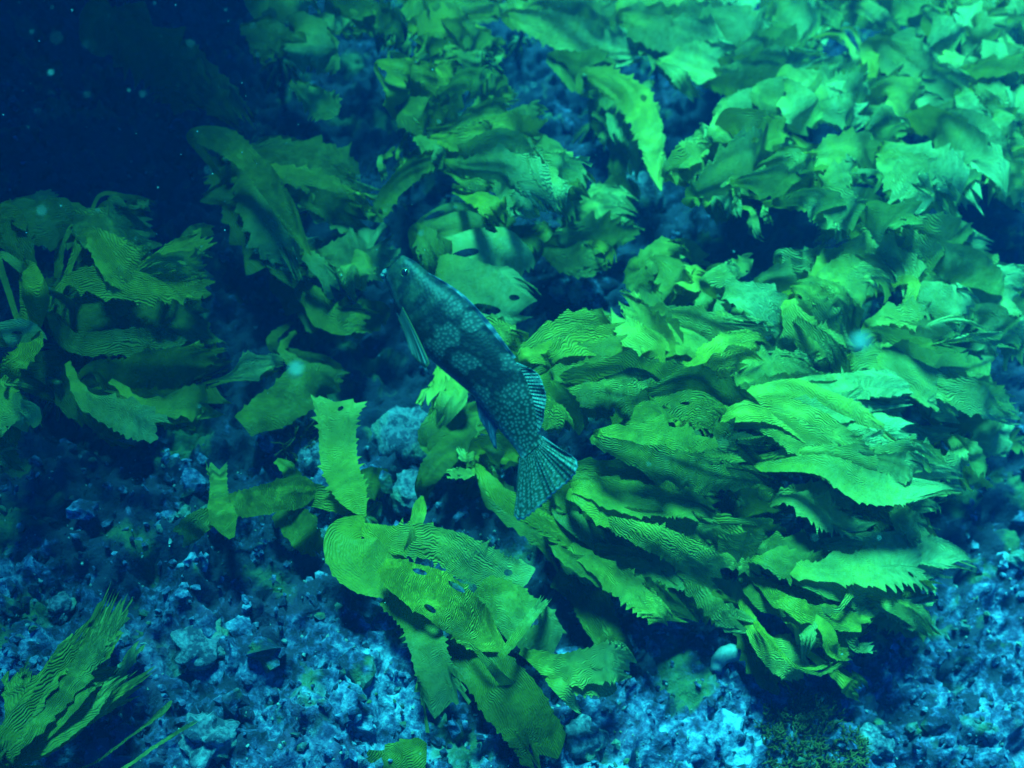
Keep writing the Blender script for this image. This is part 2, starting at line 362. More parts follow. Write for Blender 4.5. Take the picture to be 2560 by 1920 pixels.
# ------------------------------------------------------------------ the water itself
hz_lo = Vector((float(gx[0]) - 2, float(gy[0]) - 2, float(GZ.min()) - 1)); hz_hi = Vector((float(gx[-1]) + 2, float(gy[-1]) + 2, float(max(GZ.max(), 1.5)) + 0.35))
hv = [(x, y, z) for x in (hz_lo.x, hz_hi.x) for y in (hz_lo.y, hz_hi.y) for z in (hz_lo.z, hz_hi.z)]
hf = [(0, 1, 3, 2), (4, 6, 7, 5), (0, 4, 5, 1), (2, 3, 7, 6), (0, 2, 6, 4), (1, 5, 7, 3)]
hm, ht, ho = new_mat('sea_water_haze')
pv = N(ht, 'ShaderNodeVolumePrincipled'); pv.inputs['Color'].default_value = (0.0, 0.20, 0.74, 1); pv.inputs['Density'].default_value = 0.045
pv.inputs['Anisotropy'].default_value = 0.25
ht.links.new(pv.outputs[0], ho.inputs['Volume'])
haze = mesh_obj('haze', hv, hf, hm, smooth=False); tag(haze, kind='stuff')

# ------------------------------------------------------------------ kelp
def build_blade(name, P, Wd, parent, roll=0.0, pale=0.3, tone=0.5, ridge=15.0, splits=2, curl=0.1, rag=0.10, tooth=1.0, holes=(), cols=10, twist=0.0, lobe=None, bump=0.6):
    """P: spine points (world), Wd: widths (m)"""
    PW = np.hstack([np.array([list(p) for p in P], float), np.asarray(Wd, float)[:, None]])
    length = np.linalg.norm(np.diff(PW[:, :3], axis=0), axis=1).sum()
    rows = int(np.clip(length / (0.0055 if cols < 10 else 0.0034), 14, 120)); hi = len(holes) > 0
    if hi: rows = int(rows * 1.6); cols = 26
    S = spline(PW, rows + 1); X = S[:, :3]; W = np.maximum(S[:, 3], 0.002)
    _u = np.linspace(0, 1, rows + 1); X = X + np.array([0, -0.25, 0.97])[None] * (np.sin(2 * math.pi * (_u * random.uniform(0.8, 2.0) + random.random())) * _u * min(0.016, 0.06 * length))[:, None]
    T = np.gradient(X, axis=0); T /= np.linalg.norm(T, axis=1)[:, None] + 1e-9
    V = X - np.array(CAM); V /= np.linalg.norm(V, axis=1)[:, None]
    s0 = np.cross(T, V); s0 /= np.linalg.norm(s0, axis=1)[:, None] + 1e-9
    n0 = np.cross(s0, T)
    u = np.linspace(0, 1, rows + 1)
    seed = random.randint(0, 9999)
    rr = R(roll) + R(twist) * (u - 0.4) + 0.25 * (vn(u * 2.2, u * 0 + seed, 3) - 0.5)
    s1 = np.cos(rr)[:, None] * s0 + np.sin(rr)[:, None] * n0
    n1 = -np.sin(rr)[:, None] * s0 + np.cos(rr)[:, None] * n0
    W = W / np.maximum(0.6, np.abs(np.cos(rr)))
    c = np.linspace(-1, 1, cols + 1)
    # ragged end: each column ends at its own length
    nk = splits * 2 + 3
    kp = np.sort(np.r_[-1, 1, rng.uniform(-0.9, 0.9, nk - 2)]); kv = np.array([(rng.uniform(0.55, 1.0) if (q + seed) % 2 else rng.uniform(0.0, 0.4)) for q in range(nk)])
    jag = np.interp(c, kp, kv) if splits > 0 else 0.5 * np.abs(c) ** 2
    vcoord = u * length
    side_seed = random.randint(0, 9999)
    per = 0.009 + 0.009 * random.random()
    def teeth(v, s):
        k = v / per + s * 0.37; f = k - np.floor(k)
        a = 0.16 + 1.3 * (lambda q: q ** 3)(_h(np.floor(k).astype(np.int64), np.full(len(k), side_seed + int(s * 5 + 9)).astype(np.int64), 3))
        return (f ** 2.2) * a
    amp_t = np.minimum(0.009, 0.16 * W) * tooth
    tl, tr_ = teeth(vcoord, -1.0), teeth(vcoord, 1.0)
    lamp = lobe if lobe is not None else random.choice([0.05, 0.2, 0.35, 0.5, 0.65]); lper = random.uniform(0.03, 0.075)
    def lobes(s):
        k = (vcoord + 0.05 * vn(vcoord * 16, vcoord * 0 + s, seed + 2)) / (lper * (1 + 0.25 * s)) + random.random(); kk = np.floor(k).astype(np.int64); f = k - kk
        return lamp * (np.where(f < 0.8, (f / 0.8) ** 1.4, (1 - f) / 0.2) * (0.35 + 0.9 * _h(kk, kk * 0 + seed, 9)) - 0.35)
    wob = lobes(-1) + 0.16 * (vn(vcoord * 22, u * 0, seed) - 0.5)
    wob2 = lobes(1) + 0.16 * (vn(vcoord * 22, u * 0 + 7, seed + 3) - 0.5)
    k1 = 30 + 40 * random.random(); p1 = random.random() * 6; a_ruf = (0.01 + 0.035 * random.random())
    verts = np.zeros((rows + 1, cols + 1, 3)); uvs = np.zeros((rows + 1, cols + 1, 2)); att = np.zeros((rows + 1, cols + 1, 4))
    ca, sa = math.cos(R(ridge)), math.sin(R(ridge)); uo = random.random() * 5; usc = random.uniform(0.75, 1.35)
    for j, q in enumerate(c):
        uu = u - rag * jag[j] * sstep(0.55, 1.0, u)
        fi = uu * rows; i0 = np.clip(np.floor(fi).astype(int), 0, rows - 1); ft = (fi - i0)[:, None]
        xc = X[i0] * (1 - ft) + X[i0 + 1] * ft; sc_ = s1[i0] * (1 - ft) + s1[i0 + 1] * ft; nc = n1[i0] * (1 - ft) + n1[i0 + 1] * ft
        wc = (W[i0] * (1 - ft[:, 0]) + W[i0 + 1] * ft[:, 0])
        tt = (tl if q < 0 else tr_); wb = wob if q < 0 else wob2
        off = q * wc * 0.5 * (1 + wb * abs(q) ** 1.5) + np.sign(q) * abs(q) ** 5 * amp_t * tt
        lift = curl * wc * (q * q - 0.3) + a_ruf * wc * abs(q) ** 2 * np.sin(k1 * vcoord + p1 + 1.3 * np.sign(q)) + 0.07 * wc * (vn(vcoord * 11 + q * 1.6, q * 1.1 + u * 0 + seed * 0.1, seed + 8) - 0.5)
        verts[:, j] = xc + sc_ * off[:, None] + nc * lift[:, None]
        a_, b_ = off, vcoord
        uvs[:, j, 0] = (ca * a_ + sa * b_) * usc + uo; uvs[:, j, 1] = (-sa * a_ + ca * b_) * usc + uo
        att[:, j] = np.stack([u, np.full(rows + 1, pale), np.full(rows + 1, tone), np.full(rows + 1, bump)], -1)
    Vv = verts.reshape(-1, 3)
    F = []
    nc_ = cols + 1
    if hi:
        # holes (u, c, ru, rc): faces inside are left out, rim vertices pulled onto the ellipse
        dead = set()
        for (hu, hc, ru, rc) in holes:
            for i in range(rows):
                for j in range(cols):
                    if (((u[i] + u[i + 1]) / 2 - hu) / ru) ** 2 + (((c[j] + c[j + 1]) / 2 - hc) / rc) ** 2 < 1: dead.add((i, j))
            vs = {}
            for (i, j) in dead:
                for a in ((i, j), (i + 1, j), (i, j + 1), (i + 1, j + 1)): vs[a] = 1
            orig = verts.copy()
            for (i, j) in vs:
                du = (u[i] - hu) / ru; dc = (c[j] - hc) / rc; d = math.hypot(du, dc)
                if 0.4 < d < 1.6:
                    nu, ncj = hu + du / d * ru, hc + dc / d * rc
                    fi = np.clip(nu * rows, 0, rows - 1e-6); fj = np.clip((ncj + 1) / 2 * cols, 0, cols - 1e-6)
                    a, b = int(fi), int(fj); x, y = fi - a, fj - b
                    verts[i, j] = (orig[a, b] * (1 - x) + orig[a + 1, b] * x) * (1 - y) + (orig[a, b + 1] * (1 - x) + orig[a + 1, b + 1] * x) * y
        Vv = verts.reshape(-1, 3)
        F = [(i * nc_ + j, i * nc_ + j + 1, (i + 1) * nc_ + j + 1, (i + 1) * nc_ + j) for i in range(rows) for j in range(cols) if (i, j) not in dead]
    else:
        ii, jj = np.meshgrid(np.arange(rows), np.arange(cols), indexing='ij'); b0 = (ii * nc_ + jj).ravel()
        F = np.stack([b0, b0 + 1, b0 + nc_ + 1, b0 + nc_], -1).tolist()
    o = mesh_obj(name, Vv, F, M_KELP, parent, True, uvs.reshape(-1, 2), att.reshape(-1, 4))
    return o

def parse(line):
    pts, _, op = line.partition(';')
    P = [tuple(float(q) for q in s.split(',')) for s in pts.split()]
    d = {}
    for k in op.split():
        d[k[0]] = float(k[1:])
    return P, d

def px_blade(name, P, d, plant, crown, h, root, fill=False, holes=()):
    hs = d.get('h', h); he = d.get('e', hs - 0.05)
    n = len(P)
    W3 = []; Wd = []
    arch = d.get('a', 0.03)
    for i, (x, y, wpx) in enumerate(P):
        f = i / (n - 1)
        q = at(x, y, hs + (he - hs) * f + arch * math.sin(math.pi * f))
        W3.append(q); Wd.append(wpx * (q - CAM).length / FPX)
    # the hidden start of the blade runs down under the others to the stalk
    dv = crown - W3[0]; L = dv.length
    if L > 0.02 and root:
        st = W3[0] + dv.normalized() * min(L, 0.10) + Vector((0, 0, -0.05))
        W3.insert(0, st); Wd.insert(0, max(0.008, Wd[0] * 0.35))
    rl = d.get('r', random.uniform(-32, 32)) ; tone = d.get('t', random.uniform(0.25, 0.8)) + random.uniform(-0.12, 0.12)  # blade tone varies; low t also paints shade into dark-lying blades
    if fill: tone *= 0.85
    return build_blade(name, W3, Wd, plant, roll=rl, pale=min(1.0, d.get('p', random.uniform(0.0, 0.45)) + 0.6 * float(sstep(1400, 2400, P[-1][0] - 0.85 * (P[-1][1] - 500)))), tone=tone, ridge=d.get('g', random.uniform(-22, 22)),  # added paleness up and right paints in the bright water haze
                splits=int(d.get('s', random.choice([1, 2, 2, 3]))), curl=d.get('c', random.uniform(-0.10, 0.10)), rag=d.get('j', random.uniform(0.16, 0.36)),
                tooth=d.get('o', random.uniform(0.4, 1.1)), holes=holes, cols=8 if fill else 16, twist=d.get('w', random.uniform(-35, 35)), bump=d.get('b', 0.22 + 0.8 * random.random() ** 1.1), lobe=d.get('l', 0.0 if d.get('o', 1) == 0 else None))

def rnd_holes():
    if random.random() > 0.16: return ()
    return tuple((random.uniform(0.35, 0.85), random.uniform(-0.55, 0.55), random.uniform(0.02, 0.05), random.uniform(0.10, 0.22)) for q in range(random.choice([1, 1, 2])))

def kelp(label, crown_px, crown_h, hold_px, h, text, fill=0.0, group=None, dh=0.004, holes={}, strip=None, root=True):
    hold = at(hold_px[0], hold_px[1], 0, True)
    crown = at(crown_px[0], crown_px[1], crown_h)
    plant = empty('kelp_plant', hold); tag(plant, label, 'kelp', group)
    # stalk and holdfast
    mid = hold * 0.5 + crown * 0.5 + Vector((random.uniform(-.03, .03), random.uniform(-.03, .03), 0.03))
    S = spline([list(hold), list(mid), list(crown)], 14)
    V, F = tube(S, np.linspace(0.009, 0.006, 14)); mesh_obj('stipe', V, F, M_STIPE, plant)
    V = []; F = []
    for k in range(9):
        a = k * 2 * math.pi / 9 + random.uniform(-.2, .2); r = random.uniform(0.03, 0.06)
        p0 = hold + Vector((0, 0, 0.035)); p2 = hold + Vector((math.cos(a) * r, math.sin(a) * r, 0))
        p2.z = float(ground(p2.x, p2.y)) - 0.005
        p1 = p0 * 0.45 + p2 * 0.55 + Vector((0, 0, 0.014))
        v, f = tube(spline([list(p0), list(p1), list(p2)], 7), np.linspace(0.006, 0.003, 7), 6)
        b = len(V); V += v; F += [tuple(i + b for i in q) for q in f]
    mesh_obj('holdfast', V, F, M_STIPE, plant)
    lines = [q for q in text.strip().splitlines() if q.strip()]
    fills = []
    for i, ln in enumerate(lines):
        P, d = parse(ln)
        hh = h + dh * i
        wmax = max(q[2] for q in P)
        if (strip if strip is not None else fill >= 0.75) and wmax > (80 if strip else 125):
            ns = 2 if wmax < 135 else 3
            for q in range(ns):
                off = (q - (ns - 1) / 2) / ns * 0.95; lf = random.uniform(0.82, 1.12); Q = []
                for m, (x, y, wp) in enumerate(P):
                    a, b = P[max(0, m - 1)], P[min(len(P) - 1, m + 1)]; L = math.hypot(b[0] - a[0], b[1] - a[1]) + 1e-6
                    f = m / (len(P) - 1); wo = max(wp, 0.55 * wmax * f)
                    X, Y = x - (b[1] - a[1]) / L * off * wo, y + (b[0] - a[0]) / L * off * wo
                    Q.append((P[0][0] + (X - P[0][0]) * lf, P[0][1] + (Y - P[0][1]) * lf, max(8, wp * random.uniform(0.85, 1.1) * (1.4 if ns == 2 else 1.7) / ns)))
                d2 = dict(d); d2['h'] = d.get('h', hh) + random.uniform(-0.012, 0.012); d2['s'] = random.choice([1, 1, 2]); d2.setdefault('e', d2['h'] - 0.05 + random.uniform(-0.03, 0.03))
                px_blade('blade', Q, d2, plant, crown, hh, True, holes=rnd_holes())
        else:
            px_blade('blade', P, d, plant, crown, hh, root, holes=holes.get(i, ()) or rnd_holes())
        k = fill * 1.9
        while random.random() < k:
            k -= 1
            a = random.uniform(-0.26, 0.26); s = random.uniform(0.8, 1.15); x0, y0 = P[0][0] + random.uniform(-10, 45), P[0][1] + random.uniform(-22, 22)
            Q = []
            for (x, y, wp) in P:
                X, Y = x - P[0][0], y - P[0][1]
                Q.append((x0 + s * (X * math.cos(a) - Y * math.sin(a)), y0 + s * (X * math.sin(a) + Y * math.cos(a)), max(8, wp * random.uniform(0.5, 0.9))))
            fills.append((Q, hh))
    for Q, hh in fills:
        px_blade('blade', Q, {'e': hh - random.uniform(0.08, 0.16)}, plant, crown, hh - random.uniform(0.03, 0.09), True, fill=True)
    return plant

exec_plants = True
# --- foreground crossed kelp
kelp('sparse kelp with a cross-shaped arm lying on the pale rubble in the foreground', (905, 1300), 0.08, (905, 1320), 0.09, '''
895,1200,50 930,1205,84 978,1222,50; h.05 t.25 p0 r0
700,1270,60 755,1325,76 805,1392,30; h.05 t.2 p0 r0
690,1150,14 722,1175,40 738,1212,56; h.07 t.4 s2 r0
606,1064,60 700,1008,104 790,965,108 858,990,90; h.07 t.3 p.1 g70 r18 l.1
765,1232,56 840,1256,50 911,1290,12; h.075 t.35 p0 s0 r0 l0
790,1224,30 755,1229,76 700,1240,78 643,1251,70 581,1264,56 538,1270,50; h.085 t.65 p.1 r6 s0 g85 l.1 c0 w0
580,1345,14 560,1300,56 547,1255,46 545,1200,38 540,1146,52; h.09 t.6 r-4 s1 g60 l.1 c0 w0 j.2
542,1285,36 500,1306,60 438,1352,56; h.08 t.35 s2 r0 l.1
911,1292,10 882,1238,68 853,1165,86 845,1095,88 842,1045,102 845,995,134; h.10 e.15 t.8 p.2 r-4 s2 j.07 g88 a.0 l0 c0 w0 o1.2
1190,1075,60 1110,1140,64 1062,1210,50 1066,1268,36; h.10 t.2 p0
1389,1439,60 1473,1492,88 1524,1600,70 1596,1664,40; h.04 t.2 p0 r0
965,1490,44 1048,1556,78 1078,1660,88 1132,1810,112; h.07 t.35 p.25 g80 s2 j.25 r5 l.05 c0 w0
1117,1592,60 1247,1716,130 1352,1855,124 1390,1940,100; h.04 t.2 p0 r0 l.1
1055,1850,30 1020,1890,100 965,1950,130; h.04 t.3 p.1
1200,1462,70 1300,1540,120 1400,1635,96; h.075 t.35 p.4 r10 l.1
1300,1628,16 1417,1672,70 1530,1658,88 1600,1678,40; h.08 t.5 p.5 s3 r0 l.25
1360,1672,40 1460,1700,64 1545,1718,50; h.075 t.45 p.5 s0 r0 l0
1372,1690,22 1410,1728,34 1456,1784,8; h.08 p.6 t.4
1174,1609,8 1240,1680,22 1306,1748,48; h.08 p.5 t.4 l0
905,1322,30 975,1345,66 1078,1360,86 1191,1404,98 1281,1433,80 1335,1428,28; h.11 t.65 p.6 r-8 s0 g12 l.1 c0 w0 o1.4
908,1292,16 866,1340,100 892,1392,132 945,1428,124 1015,1452,86; h.11 t.85 p.15 r8 s0 g30 l0 c0 w0
955,1412,40 1000,1440,86 1078,1484,112 1163,1542,112 1262,1628,56; h.12 t.85 p.1 r6 s0 g75 l.08 c0 w0 b1
1250,1644,18 1306,1572,24 1374,1482,24; h.13 t.5 p.5 l0
1056,1240,6 1048,1275,34 1028,1350,20 990,1430,8; h.13 t.6 s0 l0
''', fill=0.0, holes={8: ((0.93, -0.15, 0.022, 0.12),), 19: ((0.80, 0.1, 0.03, 0.2),), 21: ((0.42, -0.6, 0.05, 0.13), (0.25, 0.66, 0.05, 0.13), (0.5, 0.75, 0.06, 0.12))}, root=False)

# --- big stand right of the fish's tail: four plants
kelp('broad bright yellow-green kelp beside the fish\'s back with a star-pointed lobe', (1400, 930), 0.20, (1430, 1010), 0.24, '''
1220,817,50 1265,850,66 1310,890,60; t.9 r10
1350,930,60 1420,950,120 1520,970,110; t.35 p0
1360,985,70 1415,1050,96 1425,1115,80; t.4 p.05
1310,895,40 1400,850,90 1500,835,100 1600,825,60; t.85 p.2
1570,835,60 1700,822,100 1830,846,80 1968,856,14; t.75 p.35
1640,880,90 1590,815,90 1555,775,70 1522,728,22; t.85 p.3 s3 j.25 o2.2
1380,915,70 1500,890,140 1630,895,160 1755,935,70; t.7 p.25 g8
1420,975,60 1540,955,110 1660,965,110 1790,975,70; t.6 p.3
1745,925,50 1800,895,90 1860,880,80 1930,905,40; t.95 p.1
''', fill=1.4, strip=True)
kelp('long ridged kelp streaming right from the middle of the big stand with bright pale tips', (1560, 1040), 0.22, (1620, 1160), 0.26, '''
1810,990,60 1900,955,110 2000,945,110 2100,962,50; t.55 p.3
1740,985,60 1800,1060,140 1900,1120,150 2000,1160,90; t.25 p0 h.22
1850,1030,60 1960,1010,110 2080,1000,120 2180,985,90 2310,998,16; t.6 p1 s3
1930,1080,50 2060,1100,120 2200,1105,120 2355,1080,22; t.6 p1 s3
1560,1052,60 1640,1020,100 1740,970,80; t.35 p.05
1620,1010,50 1740,985,110 1830,1050,120 1900,1090,80; t.3 p0
1840,1034,70 1960,1020,120 2080,1080,140 2200,1180,150 2330,1208,30; t.8 p.35 r15
2040,1150,60 2150,1180,120 2260,1200,90 2390,1205,14; t.7 p.6
2180,1140,40 2270,1150,90 2350,1190,40; t.6 p.8 s3
1496,1088,40 1600,1115,100 1720,1150,120 1840,1175,80 1922,1180,10; t.5 p.1 g6
''', fill=1.4, strip=True)
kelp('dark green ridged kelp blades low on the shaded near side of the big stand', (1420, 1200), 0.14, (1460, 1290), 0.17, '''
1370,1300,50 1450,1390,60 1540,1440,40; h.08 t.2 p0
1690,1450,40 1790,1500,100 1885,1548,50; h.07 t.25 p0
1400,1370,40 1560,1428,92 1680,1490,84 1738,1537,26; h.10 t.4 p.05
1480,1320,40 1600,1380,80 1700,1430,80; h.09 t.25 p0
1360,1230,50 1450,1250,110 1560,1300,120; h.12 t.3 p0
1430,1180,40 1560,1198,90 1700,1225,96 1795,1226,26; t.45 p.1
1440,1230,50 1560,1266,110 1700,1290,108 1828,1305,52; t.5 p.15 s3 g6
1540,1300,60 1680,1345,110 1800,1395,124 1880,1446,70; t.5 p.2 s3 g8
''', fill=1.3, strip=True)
kelp('tattered kelp at the lower right end of the big stand, trailing thin stalks', (1850, 1340), 0.14, (1880, 1420), 0.17, '''
1880,1610,60 1930,1660,90 1978,1712,70; h.05 t.25 p0
2102,1681,30 2128,1705,50 2154,1732,36; h.05 t.5
1790,1330,50 1870,1345,90 1955,1362,64; t.45 p.2 s0
1830,1235,60 1900,1260,110 1970,1295,90; t.25 p0
1900,1385,60 2020,1400,120 2145,1440,120; t.35 p.2
2010,1440,60 2130,1450,110 2260,1450,130 2375,1452,100; t.5 p.6 s3
2090,1362,30 2190,1372,70 2290,1392,96 2405,1432,24; t.5 p.9 s3
1940,1250,20 2030,1255,80 2130,1280,90 2230,1302,40; t.55 p.7 s3 o2
2206,1262,40 2268,1306,66 2378,1358,40; t.6 p.5
2220,1240,40 2290,1258,40 2350,1290,12; p.6
1900,1480,60 2000,1500,100 2080,1480,90; t.35 p.1 h.1
1962,1515,50 2040,1560,90 2110,1570,70 2198,1545,10; h.13 t.8 p.1
1990,1545,60 2010,1590,40 2022,1634,8; h.12 t.8
2066,1540,20 2120,1500,28 2186,1458,24; h.14 t.6 p.4
2145,1488,6 2190,1505,30 2265,1530,44 2328,1570,18; h.12 t.6 p.5
2060,1570,40 2095,1630,50 2140,1640,30; h.09 t.4
1944,1645,6 2030,1672,12 2089,1645,8; h.09 t.7 s0
''', fill=1.0, strip=True)
kelp('small leafy kelp tuft below the fish\'s belly in front of the big stand', (1200, 1140), 0.08, (1210, 1190), 0.12, '''
1080,1110,60 1130,1060,110 1190,1010,110; h.10 t.35 p.05
1112,920,24 1118,970,80 1095,1020,90 1080,1065,50; t.75 p.25 s2
1200,1118,50 1255,1130,76 1315,1142,60; t.65 p.1 s3
1300,1060,30 1240,1075,50 1190,1090,40; t.75
1185,1178,14 1145,1180,30 1104,1194,6; t.7
1192,1135,10 1165,1140,26 1140,1120,6; t.6 p.4
1193,1170,20 1252,1242,46 1380,1310,52 1500,1400,40; t.4 p0
''', fill=1.0, strip=True)

# --- left bush
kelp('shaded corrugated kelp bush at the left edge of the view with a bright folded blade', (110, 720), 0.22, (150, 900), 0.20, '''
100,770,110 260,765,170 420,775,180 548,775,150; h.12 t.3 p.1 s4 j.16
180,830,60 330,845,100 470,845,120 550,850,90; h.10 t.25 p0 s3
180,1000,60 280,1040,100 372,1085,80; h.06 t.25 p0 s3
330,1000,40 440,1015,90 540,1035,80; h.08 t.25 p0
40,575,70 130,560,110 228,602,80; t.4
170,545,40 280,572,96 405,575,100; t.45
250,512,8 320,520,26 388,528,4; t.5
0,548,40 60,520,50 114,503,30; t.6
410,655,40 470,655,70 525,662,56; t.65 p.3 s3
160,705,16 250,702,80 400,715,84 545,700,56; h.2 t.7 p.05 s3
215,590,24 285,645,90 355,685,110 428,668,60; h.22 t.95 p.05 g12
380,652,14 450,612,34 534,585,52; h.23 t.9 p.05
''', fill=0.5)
kelp('dim kelp with a forked pointing tip just below the corrugated bush at left', (150, 960), 0.08, (160, 990), 0.10, '''
60,940,50 160,905,60 240,895,30; t.2 p0 h.07
220,925,20 310,940,104 450,925,96 582,880,36; t.5 p.05 g60
555,945,10 620,918,64 670,912,40 726,897,16; t.7 p.7 s2
280,1008,30 350,1020,30 432,1036,6; t.6 p0
250,970,60 340,1010,90 420,1010,50; h.07 t.3 p0
''', fill=0.5)
kelp('upright kelp stalk with drooping blades cut by the left edge of the view', (50, 800), 0.20, (20, 1000), 0.20, '''
0,1120,50 40,1150,60; h.14 t.35
0,1000,70 45,1050,92 80,1100,50; t.5 p.3
10,962,10 50,960,12 94,964,4; t.8
82,850,46 40,905,44 2,960,40; t.7 p0 s0
62,660,22 92,735,52 86,815,46; t.9 p0 g85 s0
0,842,50 60,830,60 114,850,8; t.5 p1
0,645,14 50,662,22 85,692,20; t.7 s0
''', fill=0.2)

# --- upper left straps
kelp('dark strap-bladed kelp arching over the rock between the left bush and the fish', (560, 400), 0.20, (600, 520), 0.24, '''
560,420,80 640,540,150 730,620,150 820,630,90; h.14 t.2 p0
640,380,40 770,395,84 860,438,90 918,482,36; h.2 t.4 p.05
720,480,40 850,530,70 955,558,50; h.2 t.35 p0
690,430,40 800,468,62 880,505,54 955,535,40; h.22 t.75 p.05 s3
480,342,26 565,352,64 633,416,56 696,500,54 778,628,26; h.26 t.5 p0 s0 g5
''', fill=0.5)
kelp('pale finely wrinkled kelp against the fish\'s snout', (800, 640), 0.10, (780, 660), 0.14, '''
700,705,50 830,790,90 975,780,60; h.05 t.15 p0 s0
680,860,26 790,905,32 888,936,14; h.04 t.2 p0
760,635,20 835,700,56 868,742,50; t.45 p.4 s2 j.4
880,660,70 895,700,70 912,738,50; t.55 p.3 s2
810,650,60 900,640,120 1000,588,60; t.6 p.8 g70
''', fill=0.4)
kelp('pale smooth lobed kelp with dark holes right behind the fish\'s head', (1060, 640), 0.10, (1050, 700), 0.16, '''
1044,572,24 1120,540,64 1190,560,70 1252,606,30; t.5 p.6 o0 s0 g5 b.15 r0
1090,590,60 1180,580,80 1262,618,40; t.5 p.6 o0 s0 b.2 r8
1100,660,110 1190,650,150 1280,655,120 1326,690,50; t.6 p.9 o0 s3 c.1 b.1 r0 j.12 w0
1100,690,110 1200,725,150 1280,755,130 1345,780,50; t.65 p.8 o.3 s2 b.4 r5 l0 w0
1040,580,40 1090,650,80 1110,720,60; t.4 p.1
''', fill=0.0, holes={0: ((0.50, 0.45, 0.07, 0.28),), 2: ((0.42, -0.45, 0.05, 0.13), (0.55, 0.2, 0.08, 0.14)), 3: ((0.72, -0.5, 0.12, 0.16), (0.86, 0.1, 0.04, 0.12))})
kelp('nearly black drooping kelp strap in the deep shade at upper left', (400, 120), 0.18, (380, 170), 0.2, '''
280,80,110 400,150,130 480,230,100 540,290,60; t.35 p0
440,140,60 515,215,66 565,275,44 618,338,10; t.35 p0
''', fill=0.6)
kelp('ridged kelp with a forked fishtail tip hanging at the top left of centre', (720, 60), 0.25, (700, 180), 0.25, '''
640,60,60 700,120,110 720,190,90; t.3 p0
740,75,80 780,130,110 770,195,50; t.45 p.4 s3
735,215,16 800,255,70 862,285,50; t.5 p.6 s2 j.25
670,-10,110 745,30,100 800,68,20; t.6 p.4
800,36,14 840,62,26 886,66,24; t.5 p1
''', fill=0.8)

# --- upper middle
kelp('golden-stalked kelp fanning right above the fish with teal corrugated ends', (1040, 250), 0.28, (1020, 420), 0.26, '''
1053,350,30 1090,390,44 1125,435,30; t.4
1017,250,80 1075,280,130 1140,310,90; t.35 p0
940,533,36 1000,450,46 1060,415,46 1130,393,36; t.35 p0 s0
950,400,12 958,425,18 966,455,10; t.4
1000,190,50 992,240,64 1000,300,50; t.65 p0 s0
1157,445,24 1200,465,34 1248,492,24; t.5
1198,500,40 1235,530,66 1268,565,40; t.6 p.1
1243,445,60 1310,495,106 1358,565,34; t.5 p.8 s3
1160,400,70 1270,395,120 1350,450,130 1405,525,56; t.6 p.7 s3
1355,440,40 1395,490,56 1424,545,30; t.5 p.8
1340,395,50 1400,428,104 1455,458,60; t.5 p.9 s3
1135,350,40 1200,342,66 1275,362,50; t.7 p.1
1202,315,20 1290,318,60 1382,332,70; t.7 p.15 g4
1125,320,20 1207,283,62 1296,276,28; t.65 p.1
1035,200,40 1090,190,60 1155,192,50; t.9 p0
1150,198,40 1195,200,72 1232,205,50; t.5 p.6 s3 j.3 o2
940,158,8 1010,180,50 1056,214,60; t.85 p0
''', fill=0.9)
kelp('small cupped kelp on bare rock between the holed kelp and the curly kelp', (1450, 590), 0.08, (1470, 620), 0.12, '''
1345,580,50 1440,640,96 1532,655,30; t.45 p.1
1400,620,80 1510,585,90 1608,598,14; t.5 p.3
1478,610,20 1520,635,26 1534,662,20; t.7
1430,560,50 1514,515,116 1598,548,60; t.55 p.5
1300,590,60 1330,640,60 1320,665,30; t.4 p.1
''', fill=0.5)
kelp('lone toothed strap kelp hanging over the dark gully at upper centre', (1460, 190), 0.26, (1480, 330), 0.24, '''
1500,260,50 1530,330,60 1525,400,40; t.3 p.2 h.12
1525,340,40 1545,400,46 1535,470,30; t.25 p0 h.1
1390,150,40 1450,165,70 1530,170,60; t.35 p.1
1469,190,40 1572,240,76 1622,330,62 1656,474,14; t.6 p.1 o1.6 s0
1590,225,10 1620,215,16 1645,205,6; t.4
''', fill=0.3)

# --- top band
kelp('dim tangled kelp at the top of the view left of the long blade', (1060, 40), 0.28, (1050, 140), 0.26, '''
845,20,50 890,40,66 925,60,30; t.45 p.3
940,40,60 980,90,90 960,130,50; t.35 p.1
1080,115,40 1110,150,60 1125,175,36; t.6
1165,140,30 1200,150,44 1238,158,26; t.5 p.6 s3
1060,120,60 1100,130,70 1130,150,40; t.6
1020,-10,50 1042,40,70 1035,95,50; t.6 p.1
1044,65,50 1120,58,66 1195,78,30; t.75 p.1
1140,75,50 1200,108,44 1244,93,8; t.6 p.5
1100,10,70 1200,0,90 1290,0,60; t.6 p.1
''', fill=1.2)
kelp('kelp with one long toothed blade reaching right across the top of the dark gully', (1300, 30), 0.30, (1290, 130), 0.28, '''
1150,48,30 1230,28,34 1304,2,8; t.7 p.4
1300,-20,60 1420,0,110 1560,-10,80; t.55 p.2
1350,15,50 1470,30,90 1570,15,60; t.8 p.15
1275,42,34 1420,85,84 1540,118,90 1640,152,8; t.65 p.55 s2 o1.6
''', fill=0.3)
kelp('pale broad kelp with saw-edged cyan ends at the top right of centre', (1640, 60), 0.32, (1640, 180), 0.3, '''
1648,158,8 1698,200,36 1748,250,10; t.65 p.2
1830,190,90 1940,160,140 2048,150,14; t.55 p.5 s3
1665,135,30 1750,155,96 1845,165,70; t.55 p.4
1600,90,60 1700,110,110 1800,120,90; t.5 p.3
1560,40,70 1700,60,140 1830,45,150 1895,5,60; t.6 p.7 s4
1780,65,70 1890,92,120 1990,96,24; t.5 p1 s4 o2
''', fill=1.2)
